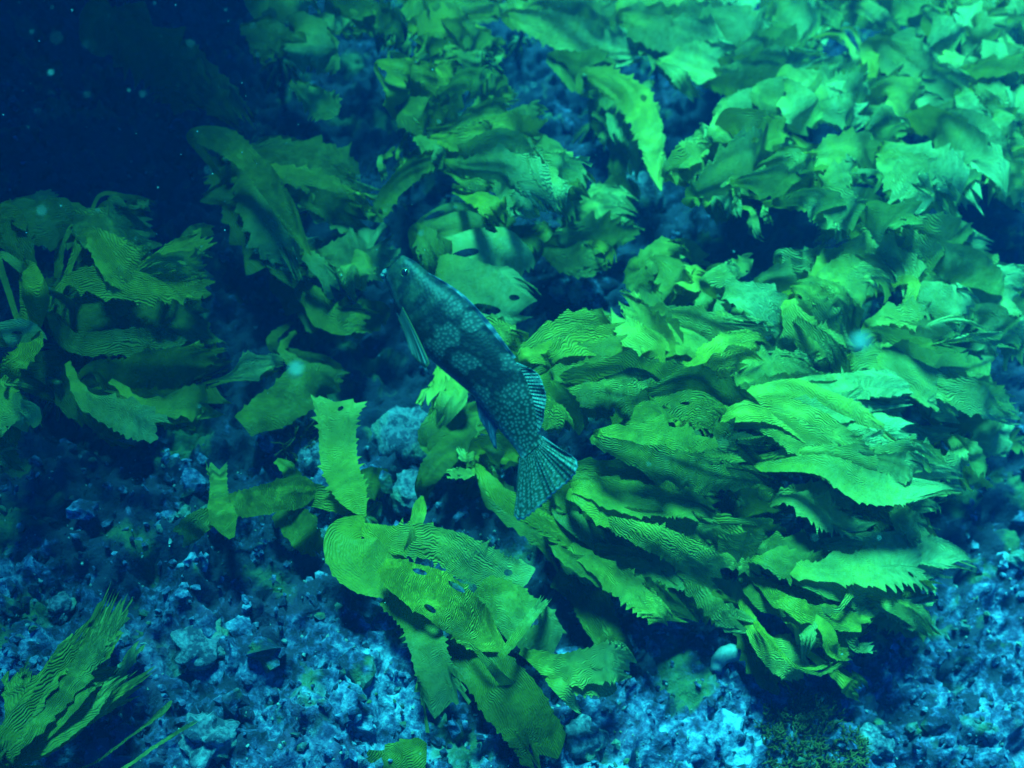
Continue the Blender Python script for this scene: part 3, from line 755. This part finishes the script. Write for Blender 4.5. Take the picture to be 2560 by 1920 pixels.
kelp('hazy golden-stalked kelp at the top edge, fourth of the top clumps from the left', (2030, 60), 0.32, (2040, 180), 0.3, '''
1950,205,30 2050,190,44 2165,206,20; t.6 p.1
1940,30,70 2010,80,110 2035,115,70; t.6 p.4
1990,5,30 2050,40,44 2110,85,30; t.5 p.4
2100,85,8 2140,155,12 2205,172,8; t.8 p0 s0
2125,15,24 2200,50,36 2274,88,12; t.7 p.4
2060,-20,60 2160,10,100 2280,20,60; t.55 p.5
2160,-10,60 2260,20,80 2340,70,40; t.6 p.5
''', fill=1.4)

# --- upper right mass
kelp('dense ruffled kelp mound right of the lone toothed strap', (1820, 400), 0.26, (1800, 480), 0.3, '''
1790,480,60 1800,520,66 1795,568,8; t.4 p0 h.2
1668,434,30 1725,400,84 1795,378,40; t.65 p.2
1700,420,40 1750,350,60 1740,330,30; t.55 p.2
1872,515,14 1886,560,22 1902,592,20; t.35 h.18
1740,485,50 1860,395,104 1965,342,60; t.55 p.3
1790,345,50 1870,290,104 1965,290,70; t.65 p.4
1810,290,40 1850,270,60 1900,270,40; t.6 p.4
1830,330,80 1900,340,100 1960,370,60; t.75 p.1
1850,455,26 1950,448,84 2052,462,26; t.55 p.2 g3
1960,400,40 2010,420,70 2050,450,40; t.45 p.1
2003,500,40 2060,520,84 2115,548,60; t.5 p.4
''', fill=1.4)
kelp('kelp with fringed cyan fan-shaped ends in the middle of the upper right', (1980, 250), 0.32, (1990, 330), 0.32, '''
2040,390,36 2130,384,90 2235,416,12; t.8 p.2 s3
2130,435,10 2205,440,14 2180,488,8; t.5 p.6 s0
2060,470,50 2100,440,66 2140,430,30; t.6 p.3
2060,500,60 2110,540,96 2145,585,50; t.45 p.2
2150,520,30 2220,560,110 2285,562,16; t.6 p.8 s3
2020,258,50 2110,238,140 2200,245,90; t.5 p1 s4 o2
1955,215,60 2030,262,130 2075,325,60; t.65 p.5
1880,260,50 1960,240,90 2050,215,50; t.55 p.3
''', fill=1.4)
kelp('long-bladed kelp sweeping down toward the right edge at upper right', (2230, 260), 0.32, (2240, 330), 0.32, '''
2180,290,50 2215,310,70 2250,340,30; t.6 p.7
2240,130,60 2310,140,90 2365,150,50; t.55 p.3
2185,120,50 2320,195,84 2400,240,80 2440,250,40; t.7 p.6 s2
2390,255,20 2425,230,24 2458,198,6; t.6 p.6
2215,235,70 2280,260,100 2338,295,70; t.8 p.2
2215,380,50 2320,450,136 2395,525,60; t.55 p.3
2330,425,50 2390,455,70 2435,485,30; t.5 p.4
2340,310,70 2430,410,104 2455,490,90 2478,560,26; t.6 p.7 g3
2400,305,50 2490,380,66 2540,455,36; t.55 p.4
''', fill=1.4)
kelp('kelp heap on the right ridge above the rubble, its outer ends fading cyan', (2240, 600), 0.22, (2260, 650), 0.26, '''
2420,690,70 2480,720,120 2560,760,80; t.5 p1 s4
2200,600,60 2300,662,124 2395,722,46; t.55 p.3
2260,575,40 2370,605,110 2475,650,60; t.6 p.6
2150,590,50 2240,640,90 2320,720,60; t.45 p.2
2330,640,60 2420,690,100 2500,760,50; t.55 p.7
2300,720,60 2380,760,90 2450,790,40; t.5 p.6
''', fill=1.4)

# --- right middle
kelp('crumpled curly kelp above the reddish weed tuft', (1680, 730), 0.14, (1690, 780), 0.18, '''
1590,680,46 1620,730,64 1660,782,30; t.5 p.1
1740,740,40 1770,770,60 1795,800,36; t.5 p.3
1600,682,50 1673,642,80 1745,668,50; t.55 p.1
1640,680,80 1680,715,110 1705,755,60; t.65 p.2
1700,690,50 1730,700,60 1760,720,40; t.8 p.1 r40
''', fill=1.0)
kelp('large golden kelp with a curled ring blade right of the curly kelp', (2020, 740), 0.18, (2040, 800), 0.24, '''
1800,790,24 1815,750,40 1808,715,20; t.5 p1
1900,720,36 1985,682,76 2075,660,56; t.55 p.4
1760,712,26 1820,690,60 1885,662,40; t.5 p.5
1810,725,40 1915,770,84 1996,818,40; t.4 p.8 g6
1950,640,30 2010,650,50 2070,640,30; t.5 p.4
1985,790,14 2050,850,30 2100,920,44 2124,968,30; t.35 p.1
2040,715,60 2150,672,150 2235,695,140 2245,775,40; t.85 p.15
1980,735,60 2055,795,150 2135,872,60; t.8 p.2 s2 g10
2265,700,20 2280,745,26 2240,796,26 2172,804,20; t.85 p0 s0 w40
''', fill=1.2)
kelp('wide fan of kelp blades spreading to the bright right edge', (2180, 850), 0.18, (2190, 900), 0.24, '''
2450,790,60 2500,830,120 2530,890,80; t.45 p1 s4
2130,900,40 2210,895,60 2310,908,40; t.4 p.2
2330,965,40 2440,1000,76 2565,1042,20; t.5 p.9 s3
2195,850,40 2300,945,110 2425,1005,80; t.6 p.3
2200,840,30 2330,925,84 2495,940,56; t.55 p.5
2170,820,30 2300,825,120 2455,855,170; t.7 p.35 s3 g10
''', fill=1.2)
kelp('small ragged kelp hanging over the rubble below the wide fan', (2380, 1040), 0.14, (2390, 1110), 0.16, '''
2430,1060,50 2480,1085,90 2530,1110,50; t.4 p.9
2330,1020,40 2370,1025,56 2415,1035,30; t.8 p.1
2390,1105,20 2392,1150,34 2384,1195,14; t.6 p.7
2410,1110,20 2435,1150,38 2464,1195,10; t.55 p.7
2340,1140,40 2380,1170,60 2430,1220,30; t.5 p.6
''', fill=0.8)
kelp('worn fibrous kelp frond pointing up from the lower left corner', (20, 1880), 0.10, (-20, 1930), 0.12, '''
30,1820,30 38,1740,44 46,1660,26; t.25 p.1 r30 b.9
120,1860,30 220,1765,44 335,1660,16; t.25 p.3 r35 b.9
90,1850,30 190,1740,50 300,1640,24; t.25 p.2 r30 b.9
-20,1890,40 80,1760,44 170,1640,36 255,1500,24; t.3 p.1 s3 j.3 g4 r35 b1
0,1880,40 110,1740,50 215,1600,40 290,1455,22; t.3 p.1 s3 j.3 g4 r-30 b1
20,1880,34 150,1730,48 260,1590,50 325,1475,30; t.25 p.2 s3 j.3 g4 r30 b1
210,1920,5 330,1838,6 385,1790,10 428,1748,22; h.05 e.04 t.4 p.3 s0
''', fill=0.5)

# far hazy clumps at the upper right corner and along the top; paleness paints in bright haze
def far_clump(label, cx, cy, n, sx, sy, h=0.28):
    L = []
    for k in range(n):
        x = cx + random.uniform(-sx, sx); y = cy + random.uniform(-sy, sy); a = R(random.uniform(-5, 65)); l = random.uniform(70, 150); wv = random.uniform(35, 80)
        b = a + random.uniform(-.5, .5)
        L.append('%d,%d,%d %d,%d,%d %d,%d,%d; t%.2f p%.2f' % (x, y, wv * .5, x + l * .55 * math.cos(a), y + l * .55 * math.sin(a), wv, x + l * .55 * math.cos(a) + l * .5 * math.cos(b), y + l * .55 * math.sin(a) + l * .5 * math.sin(b), wv * .4, random.uniform(.5, .9), random.uniform(.4, 1.0)))
    return kelp(label, (cx, cy), h - 0.04, (cx - 10, cy + 40), h, '\n'.join(L), fill=0.5)
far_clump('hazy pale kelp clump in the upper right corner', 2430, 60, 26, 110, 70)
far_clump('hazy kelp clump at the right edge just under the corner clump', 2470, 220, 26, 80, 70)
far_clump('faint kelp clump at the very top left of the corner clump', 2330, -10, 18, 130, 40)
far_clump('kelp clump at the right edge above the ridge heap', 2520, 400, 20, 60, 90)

# ------------------------------------------------------------------ the fish
def fish():
    # traced profile, in photograph pixels along (t) and across (n) the fish
    tdir = (0.66, 0.7513); ndir = (0.7513, -0.66)
    def tn(x, y): return (x * tdir[0] + y * tdir[1], x * ndir[0] + y * ndir[1])
    T0 = tn(945, 690)[0]
    depth = 1.22
    k = depth / FPX
    mid = tn(1190, 900)
    c0 = CAM + ray(1190, 900) * (depth / ray(1190, 900).dot(fw))
    ex = (CR * tdir[0] - CU * tdir[1]).normalized(); en = (CR * ndir[0] - CU * ndir[1]).normalized(); ey = ex.cross(en)   # ey away or towards
    if ey.dot(CAM - c0) < 0: ey = -ey
    # lean the fish: back turned a little to the viewer, tail a little nearer
    Rm = Matrix.Rotation(R(14), 3, ex) @ Matrix.Rotation(R(-9), 3, en)
    t1 = Rm @ ex
    sgn = 1
    if (Rm @ ey).dot(CAM - c0) < 0: sgn = 1
    X3, Z3, Y3 = Rm @ ex, Rm @ en, Rm @ ey
    sx = 1 / max(0.8, abs(X3.dot(ex))); sz = 1 / max(0.8, abs(Z3.dot(en)))
    def W(t, n, y=0.0):
        """t, n in pixels, y in metres towards the viewer"""
        return c0 + X3 * ((t - mid[0]) * k * sx) + Z3 * ((n - mid[1]) * k * sz) + Y3 * y
    root = empty('fish', W(mid[0], mid[1])); tag(root, 'dark blue fish with pale flower-shaped blotches and a white-dotted forked tail', 'fish')
    top = [(945, 672), (950, 648), (985, 636), (1026, 656), (1081, 701), (1135, 732), (1171, 763), (1215, 815), (1280, 889), (1315, 935), (1340, 1000), (1350, 1060), (1357, 1085), (1372, 1100)]
    bot = [(945, 690), (948, 702), (961, 724), (985, 781), (1016, 832), (1054, 884), (1098, 920), (1153, 962), (1190, 990), (1222, 1030), (1255, 1072), (1288, 1106), (1306, 1132), (1316, 1150)]
    tt = np.array([tn(*p) for p in top]); bb = np.array([tn(*p) for p in bot])
    t_end = 1722.0
    ts = np.concatenate([[T0 - 6], T0 - 6 + (np.linspace(0, 1, 70)[1:] ** 1.25) * (t_end - T0 + 6)])
    hiN = np.interp(ts, np.r_[T0 - 6, tt[1:, 0]], np.r_[tn(944, 683)[1] + 3, tt[1:, 1]]); loN = np.interp(ts, np.r_[T0 - 6, bb[1:, 0]], np.r_[tn(944, 683)[1] - 3, bb[1:, 1]])
    ker = np.array([1, 2, 3, 2, 1]) / 9.0
    def sm(a):
        p = np.r_[a[0], a[0], a, a[-1], a[-1]]; return np.convolve(p, ker, 'valid')
    hiN, loN = sm(hiN), sm(loN)
    f = (ts - ts[0]) / (ts[-1] - ts[0])
    half = (hiN - loN) / 2; cen = (hiN + loN) / 2
    thick = np.interp(f, [0, .03, .12, .3, .55, .8, .93, 1], [.30, .55, .60, .60, .56, .40, .24, .12]) * half * k
    ns = 36; V = []; UV = []
    for i in range(len(ts)):
        for j in range(ns):
            a = 2 * math.pi * j / ns
            ca, sa = math.cos(a), math.sin(a)
            pw = 0.86
            z = math.copysign(abs(sa) ** pw, sa); y = math.copysign(abs(ca) ** pw, ca)
            # gill cover: slight step behind the head
            g = 1 + 0.07 * math.exp(-((f[i] - 0.275 + 0.03 * sa * sa) / 0.022) ** 2) * max(0, 1 - (sa + 0.15) ** 2 * 1.6)
            V.append(W(ts[i], cen[i] + half[i] * z, thick[i] * y * g)); UV.append(((ts[i] - T0) * k, (cen[i] + half[i] * z - loN[i]) * k + (0.9 if y < 0 else 0)))
    F = [(i * ns + j, i * ns + (j + 1) % ns, (i + 1) * ns + (j + 1) % ns, (i + 1) * ns + j) for i in range(len(ts) - 1) for j in range(ns)]
    F.append(tuple(range(ns))); F.append(tuple((len(ts) - 1) * ns + j for j in reversed(range(ns))))
    mesh_obj('body', V, F, mat_fish_body(), root, True, UV)
    # thin fins as fans of rays with rounded thickness
    def fin(name, base, edge, mat, nu=40, nv=16, y0=0.0, yb=0.0, thick=0.0012, parent=root, notch=0.0):
        b = spline([list(p) + [0] for p in base], nu)[:, :2]; e = spline([list(p) + [0] for p in edge], nu)[:, :2]
        V = []; UV = []
        for s in (1, -1):
            for i in range(nu):
                for j in range(nv):
                    v = j / (nv - 1)
                    q = b[i] * (1 - v) + e[i] * v
                    q = q + (e[i] - b[i]) * 0.02 * v * math.sin(i * 2.2) * notch
                    t_, n_ = tn(q[0], q[1])
                    y = y0 + yb * v * v + 0.0025 * v * math.sin(i * 0.55) + s * thick * (1 - 0.7 * v)
                    V.append(W(t_, n_, y)); UV.append((i / (nu - 1), v))
        F = []; o = nu * nv
        for i in range(nu - 1):
            for j in range(nv - 1):
                a = i * nv + j
                F.append((a, a + nv, a + nv + 1, a + 1)); F.append((o + a, o + a + 1, o + a + nv + 1, o + a + nv))
        for i in range(nu - 1):
            a = i * nv + nv - 1; F.append((a, a + nv, o + a + nv, o + a))
        for i in (0, nu - 1):
            for j in range(nv - 1):
                a = i * nv + j; F.append((a, a + 1, o + a + 1, o + a))
        return mesh_obj(name, V, F, mat, parent, True, UV)
    mt = mat_fin('tail_fin', (0.04, 0.06, 0.03), (0.17, 0.22, 0.19), 22, 18)
    fin('tail_fin', [(1362, 1082), (1350, 1098), (1335, 1114), (1318, 1128), (1306, 1138)],
        [(1400, 1106), (1436, 1128), (1450, 1148), (1441, 1176), (1410, 1204), (1375, 1238), (1340, 1270), (1316, 1288), (1304, 1286), (1296, 1268), (1300, 1215)], mt, nu=60, nv=24, notch=1)
    fin('dorsal_fin', [(1293, 905), (1318, 945), (1338, 1005), (1342, 1065)], [(1312, 912), (1340, 926), (1362, 958), (1368, 995), (1364, 1035), (1352, 1080)],
        mat_fin('dorsal_fin', (0.022, 0.034, 0.034), (0.13, 0.175, 0.17), 20, 6), nu=40, nv=10, notch=1)
    ms = mat_fin('plain_fin', (0.035, 0.05, 0.09), (0.10, 0.13, 0.19), 9, 3, amount=0.6, rim=(0.07, 0.10, 0.13))
    fin('anal_fin', [(1190, 988), (1208, 1012), (1230, 1040), (1250, 1065)], [(1198, 1030), (1212, 1060), (1232, 1095), (1247, 1118), (1240, 1085)], ms, nu=24, nv=10, notch=1)
    fin('dorsal_fin', [(1050, 688), (1100, 716), (1171, 768), (1240, 846), (1285, 897)], [(1060, 684), (1106, 708), (1178, 760), (1248, 839), (1292, 893)], ms, nu=30, nv=6)
    mpec = mat_fin('pectoral_fin', (0.022, 0.032, 0.035), (0.05, 0.065, 0.06), 8, 2, amount=0.5, rim=(0.15, 0.16, 0.04), trans=0.3)
    fin('pectoral_fin', [(1024, 772), (1020, 786), (1014, 800)], [(1106, 906), (1098, 918), (1078, 905), (1050, 868)], mpec, nu=20, nv=14, y0=0.036, yb=0.012)
    fin('pelvic_fin', [(990, 785), (1000, 800), (1012, 818)], [(1090, 936), (1080, 930), (1060, 902)], ms, nu=16, nv=12, y0=0.014, yb=0.012)
    fin('pelvic_fin', [(992, 790), (1000, 806), (1010, 822)], [(1088, 922), (1100, 916), (1086, 896)], ms, nu=16, nv=12, y0=-0.014, yb=-0.012)
    # lips: two pale rolls round the mouth
    ml = mat_plain('fish_lip', (0.09, 0.12, 0.13), 0.45, 0.2, 200)
    for dn, dt in ((5, -2), (-6, 1)):
        m0 = tn(945, 685)
        pts = [W(m0[0] + dt + 9 * abs(q) ** 1.5, m0[1] + dn - 1.2 * dn * abs(q) * 0.4, q * 0.010) for q in np.linspace(-1, 1, 11)]
        v, f_ = tube(pts, 0.0026 + 0.0012 * np.cos(np.linspace(-1.4, 1.4, 11)), 8); mesh_obj('lip', v, f_, ml, root)
    # eyes: ball, iris ring
    me_ = mat_plain('fish_eye', (0.012, 0.014, 0.02), 0.12, 0.1, 100, spec=0.6); mi = mat_plain('fish_iris', (0.10, 0.085, 0.025), 0.35, 0.3, 300)
    et, en_ = tn(1010, 686); fi = (et - ts[0]) / (ts[-1] - ts[0]); hi_ = np.interp(et, ts, half) * k; th = np.interp(et, ts, thick); ce = np.interp(et, ts, cen)
    zz = (en_ - ce) * k / hi_; ysurf = th * math.sqrt(max(0.05, 1 - min(0.98, abs(zz)) ** 2.3))
    for s in (1, -1):
        cen3 = W(et, en_, s * (ysurf - 0.003)); r = 0.0062
        V = []; F = []
        for i in range(13):
            for j in range(20):
                p = math.pi * i / 12; a = 2 * math.pi * j / 20
                V.append(cen3 + X3 * (r * math.sin(p) * math.cos(a)) + Z3 * (r * math.sin(p) * math.sin(a)) + Y3 * (s * r * 0.8 * math.cos(p)))
        F = [(i * 20 + j, i * 20 + (j + 1) % 20, (i + 1) * 20 + (j + 1) % 20, (i + 1) * 20 + j) for i in range(12) for j in range(20)]
        eo = mesh_obj('eye', V, F, me_, root)
        ring = [cen3 + X3 * (0.0052 * math.cos(a)) + Z3 * (0.0052 * math.sin(a)) + Y3 * (s * 0.0030) for a in np.linspace(0, 2 * math.pi, 25)]
        v, f_ = tube(ring, np.full(25, 0.0009), 8)
        io = mesh_obj('iris', v, f_, mi, None); io.parent = eo; io.matrix_parent_inverse = Matrix.Translation(-Vector(root.location))
fish()

# ------------------------------------------------------------------ rubble on the floor
def icos(sub):
    import bmesh
    bm = bmesh.new(); bmesh.ops.create_icosphere(bm, subdivisions=sub, radius=1)
    V = np.array([v.co[:] for v in bm.verts]); F = np.array([[v.index for v in f.verts] for f in bm.faces]); bm.free(); return V, F
IV, IF = icos(2)
I1, IF1 = icos(1)
def stone_shape(V0, seed, rough=0.35, flat=0.7):
    V0 = np.sign(V0) * np.abs(V0) ** 0.8
    n = 1 + rough * (2 * vn(V0[:, 0] * 1.7 + seed * 3.1 + V0[:, 2], V0[:, 1] * 1.7 - seed + 0.7 * V0[:, 2], seed) - 1) + rough * 0.5 * (2 * vn(V0[:, 0] * 4 + seed, V0[:, 1] * 4 + V0[:, 2] * 3, seed + 5) - 1)
    V = V0 * n[:, None]; V[:, 2] *= flat; return V
def rubble(name, count, smin, smax, mat, seed):
    r = np.random.default_rng(seed); VV = []; FF_ = []; b = 0
    shapes = [stone_shape(I1 if smax < 0.02 else IV, 100 + q, 0.55, r.uniform(0.45, 0.9)) for q in range(14)]
    fc = IF1 if smax < 0.02 else IF
    for k in range(count):
        px, py = r.uniform(-150, 2710), r.uniform(120, 2000) if r.random() < 0.3 else r.uniform(1100, 2000)
        d = ray(px, py); t = (CAM.z) / -d.z; x, y = CAM.x + d.x * t, CAM.y + d.y * t
        s = smin * (smax / smin) ** (r.random() ** 1.6)
        a = r.uniform(0, 6.28); ax = r.normal(size=3); ax /= np.linalg.norm(ax)
        Rm = np.array(Matrix.Rotation(a, 3, Vector(ax)))
        V = (shapes[k % 14] * [s, s * r.uniform(0.5, 1), s]) @ Rm.T + [x, y, float(ground(x, y)) + s * 0.25]
        VV.append(V); FF_.append(fc + b); b += len(V)
    return tag(mesh_obj(name, np.vstack(VV), np.vstack(FF_).tolist(), mat, smooth=False), kind='stuff')
rubble('rubble', 2800, 0.003, 0.012, M_STONE, 3)
rubble('rubble', 140, 0.012, 0.032, M_STONE, 4)
rubble('shell_grit', 1200, 0.0015, 0.005, M_SHELL, 5)

def boulder(name, px, py, s, mat, label, cat='stone', flat=0.75, seed=1, sub=4, rough=0.3):
    V0, F0 = icos(sub)
    p = at(px, py, 0, True)
    e = stone_shape(V0, seed, rough, flat)
    e = e * (1 + 0.10 * (vn(V0[:, 0] * 9 + seed, V0[:, 1] * 9 + V0[:, 2] * 7, seed + 9) - 0.5)[:, None]) * (1 + 0.06 * (vn(V0[:, 0] * 22, V0[:, 1] * 22 + V0[:, 2] * 17, seed + 11) - 0.5)[:, None])
    o = mesh_obj(name, e * s, F0.tolist(), mat); o.location = p + Vector((0, 0, s * flat * 0.35))
    o.rotation_euler = (0, 0, seed * 1.3); tag(o, label, cat); return o
boulder('stone', 775, 1150, 0.032, M_PALE, 'pale blue stone poking out beside the upright foreground blade', seed=3)
boulder('stone', 1445, 1845, 0.045, M_PALE, 'round pale knobbly stone at bottom centre right of the foreground kelp', seed=5)
boulder('stone', 1010, 1105, 0.055, M_PALE, 'bright lumpy stone below the fish, left of the small kelp tuft', seed=8)
boulder('stone', 1025, 1235, 0.040, M_PALE, 'bright crusted stone just above the foreground kelp', seed=9)
boulder('stone', 1600, 505, 0.06, M_PALE, 'pale blue rounded rock behind the small cupped kelp', seed=12)
boulder('stone', 1460, 735, 0.06, M_STONE, 'dim crusted rock in the gap above the big stand, beside the holed kelp', seed=14)
boulder('stone', 150, 1530, 0.022, M_PALE, 'elongated bright white stone near the left edge above the corner frond', seed=16, rough=0.5)
boulder('stone', 275, 1620, 0.028, M_PALE, 'bright pale stone tucked beside the corner frond', seed=17)
boulder('stone', 520, 1855, 0.034, M_PALE, 'bright knobbly stone near the bottom edge, left of the foreground kelp', seed=20, rough=0.5)
boulder('stone', 500, 1615, 0.040, M_PALE, 'pale flat stone in the bright rubble patch at lower left', seed=21, flat=0.45)
boulder('stone', 2180, 1860, 0.030, M_PALE, 'pale cobble near the bottom edge beside the brown weed', seed=23)

# shells
def shell_arc(px, py, rad, thick, a0, a1, label, tilt=0.3, rz=0.0):
    p = at(px, py, 0.0, True) + Vector((0, 0, thick * 0.7))
    pts = []; rr = []
    for q in np.linspace(0, 1, 18):
        a = a0 + (a1 - a0) * q
        v = Vector((math.cos(a) * rad, math.sin(a) * rad, 0.0)); v = Matrix.Rotation(tilt, 3, 'X') @ v; v = Matrix.Rotation(rz, 3, 'Z') @ v
        pts.append(v); rr.append(thick * (0.35 + 0.65 * math.sin(math.pi * (0.08 + 0.84 * q)) ** 0.7) * (1 + 0.05 * math.sin(q * 40)))
    V, F = tube(pts, rr, 12); o = mesh_obj('shell', V, F, M_SHELL); o.location = p; tag(o, label, 'shell'); return o
shell_arc(1645, 1660, 0.042, 0.0085, -1.1, 1.0, 'smooth pale crescent shell lying on the rubble below the big stand', rz=0.25)
shell_arc(1832, 1690, 0.036, 0.016, 0.3, 3.3, 'thick white horseshoe-shaped broken shell among the rubble', rz=0.1)
shell_arc(2090, 1785, 0.034, 0.0075, 1.9, 5.2, 'thin curved shell rim at lower right, right of the horseshoe shell', rz=0.5)
shell_arc(1500, 1358, 0.05, 0.004, 1.2, 1.9, 'tiny white shell sliver on the dark kelp blades', tilt=0.1)

# weed tufts
def tuft(name, px, py, r, n, mat, label, hgt):
    base = at(px, py, 0, True); e = empty(name, base); tag(e, label, 'seaweed')
    V = []; F = []
    for k in range(n):
        a = random.uniform(0, 6.28); q = r * random.random() ** 0.5
        p = base + Vector((math.cos(a) * q, math.sin(a) * q, 0)); p.z = float(ground(p.x, p.y))
        d = Vector((math.cos(a) * random.uniform(0.1, 0.7), math.sin(a) * random.uniform(0.1, 0.7), 1)).normalized()
        l = hgt * random.uniform(0.5, 1.1); pts = [p]
        for s in range(5):
            d = (d + Vector((random.gauss(0, .3), random.gauss(0, .3), random.gauss(0, .2)))).normalized(); pts.append(pts[-1] + d * l / 5)
        v, f = tube(pts, np.linspace(0.0022, 0.0009, 6), 4); b = len(V); V += v; F += [tuple(i + b for i in g) for g in f]
        for s in range(2, 6):
            d2 = (d + Vector((random.gauss(0, .9), random.gauss(0, .9), random.gauss(0, .6)))).normalized()
            v, f = tube([pts[s], pts[s] + d2 * l * .16, pts[s] + d2 * l * .3 + Vector((0, 0, .004))], [0.0016, 0.0012, 0.0006], 4); b = len(V); V += v; F += [tuple(i + b for i in g) for g in f]
    o = mesh_obj('fronds', V, F, mat, e); o['kind'] = 'stuff'
    return e
tuft('red_seaweed', 1630, 790, 0.05, 70, M_RED, 'reddish feathery weed tuft between the big stand and the curly kelp', 0.08)
tuft('brown_seaweed', 2010, 1860, 0.085, 420, M_BROWN, 'brown bushy weed patch at the bottom edge right of centre', 0.032)
tuft('brown_seaweed', 1180, 770, 0.03, 20, M_BROWN, 'short weed growth behind the fish beside the holed kelp', 0.04)
tuft('green_seaweed', 740, 1135, 0.02, 16, M_BROWN, 'thin feathery weed sprig above the horizontal foreground arm', 0.06)

# ------------------------------------------------------------------ particles drifting in the water
def speck(p, s, seed): 
    V0 = stone_shape(I1, seed, 0.4, 0.6) * s
    Rm = np.array(Matrix.Rotation(seed * 0.7, 3, 'Y')); return V0 @ Rm.T + np.array(p)
VV = []; FF_ = []; b = 0
for k in range(320):
    px, py = random.uniform(0, 2560), random.uniform(0, 1920)
    if random.random() < 0.55: px, py = random.uniform(0, 1100), random.uniform(0, 700)
    d = ray(px, py); t = random.uniform(0.55, 1.8)
    V = speck(CAM + d * t, 0.00022 * 6.0 ** (random.random() ** 2), k); VV.append(V); FF_.append(IF1 + b); b += len(V)
tag(mesh_obj('marine_snow', np.vstack(VV), np.vstack(FF_).tolist(), M_SNOW), kind='stuff')
for px, py, t, s, lab in ((742, 922, 0.50, 0.0030, 'blurred white drifting speck above the dark leaf left of the fish'), (2152, 852, 0.45, 0.0038, 'blurred pale blue drifting speck in front of the golden kelp at right'),
                          (128, 182, 0.9, 0.0018, 'bright drifting speck in the dark water at upper left')):
    V = speck((0, 0, 0), s, 3); o = mesh_obj('drifting_particle', V, IF1.tolist(), M_SNOW); o.location = CAM + ray(px, py) * t; tag(o, lab, 'particle', 'drifting specks')
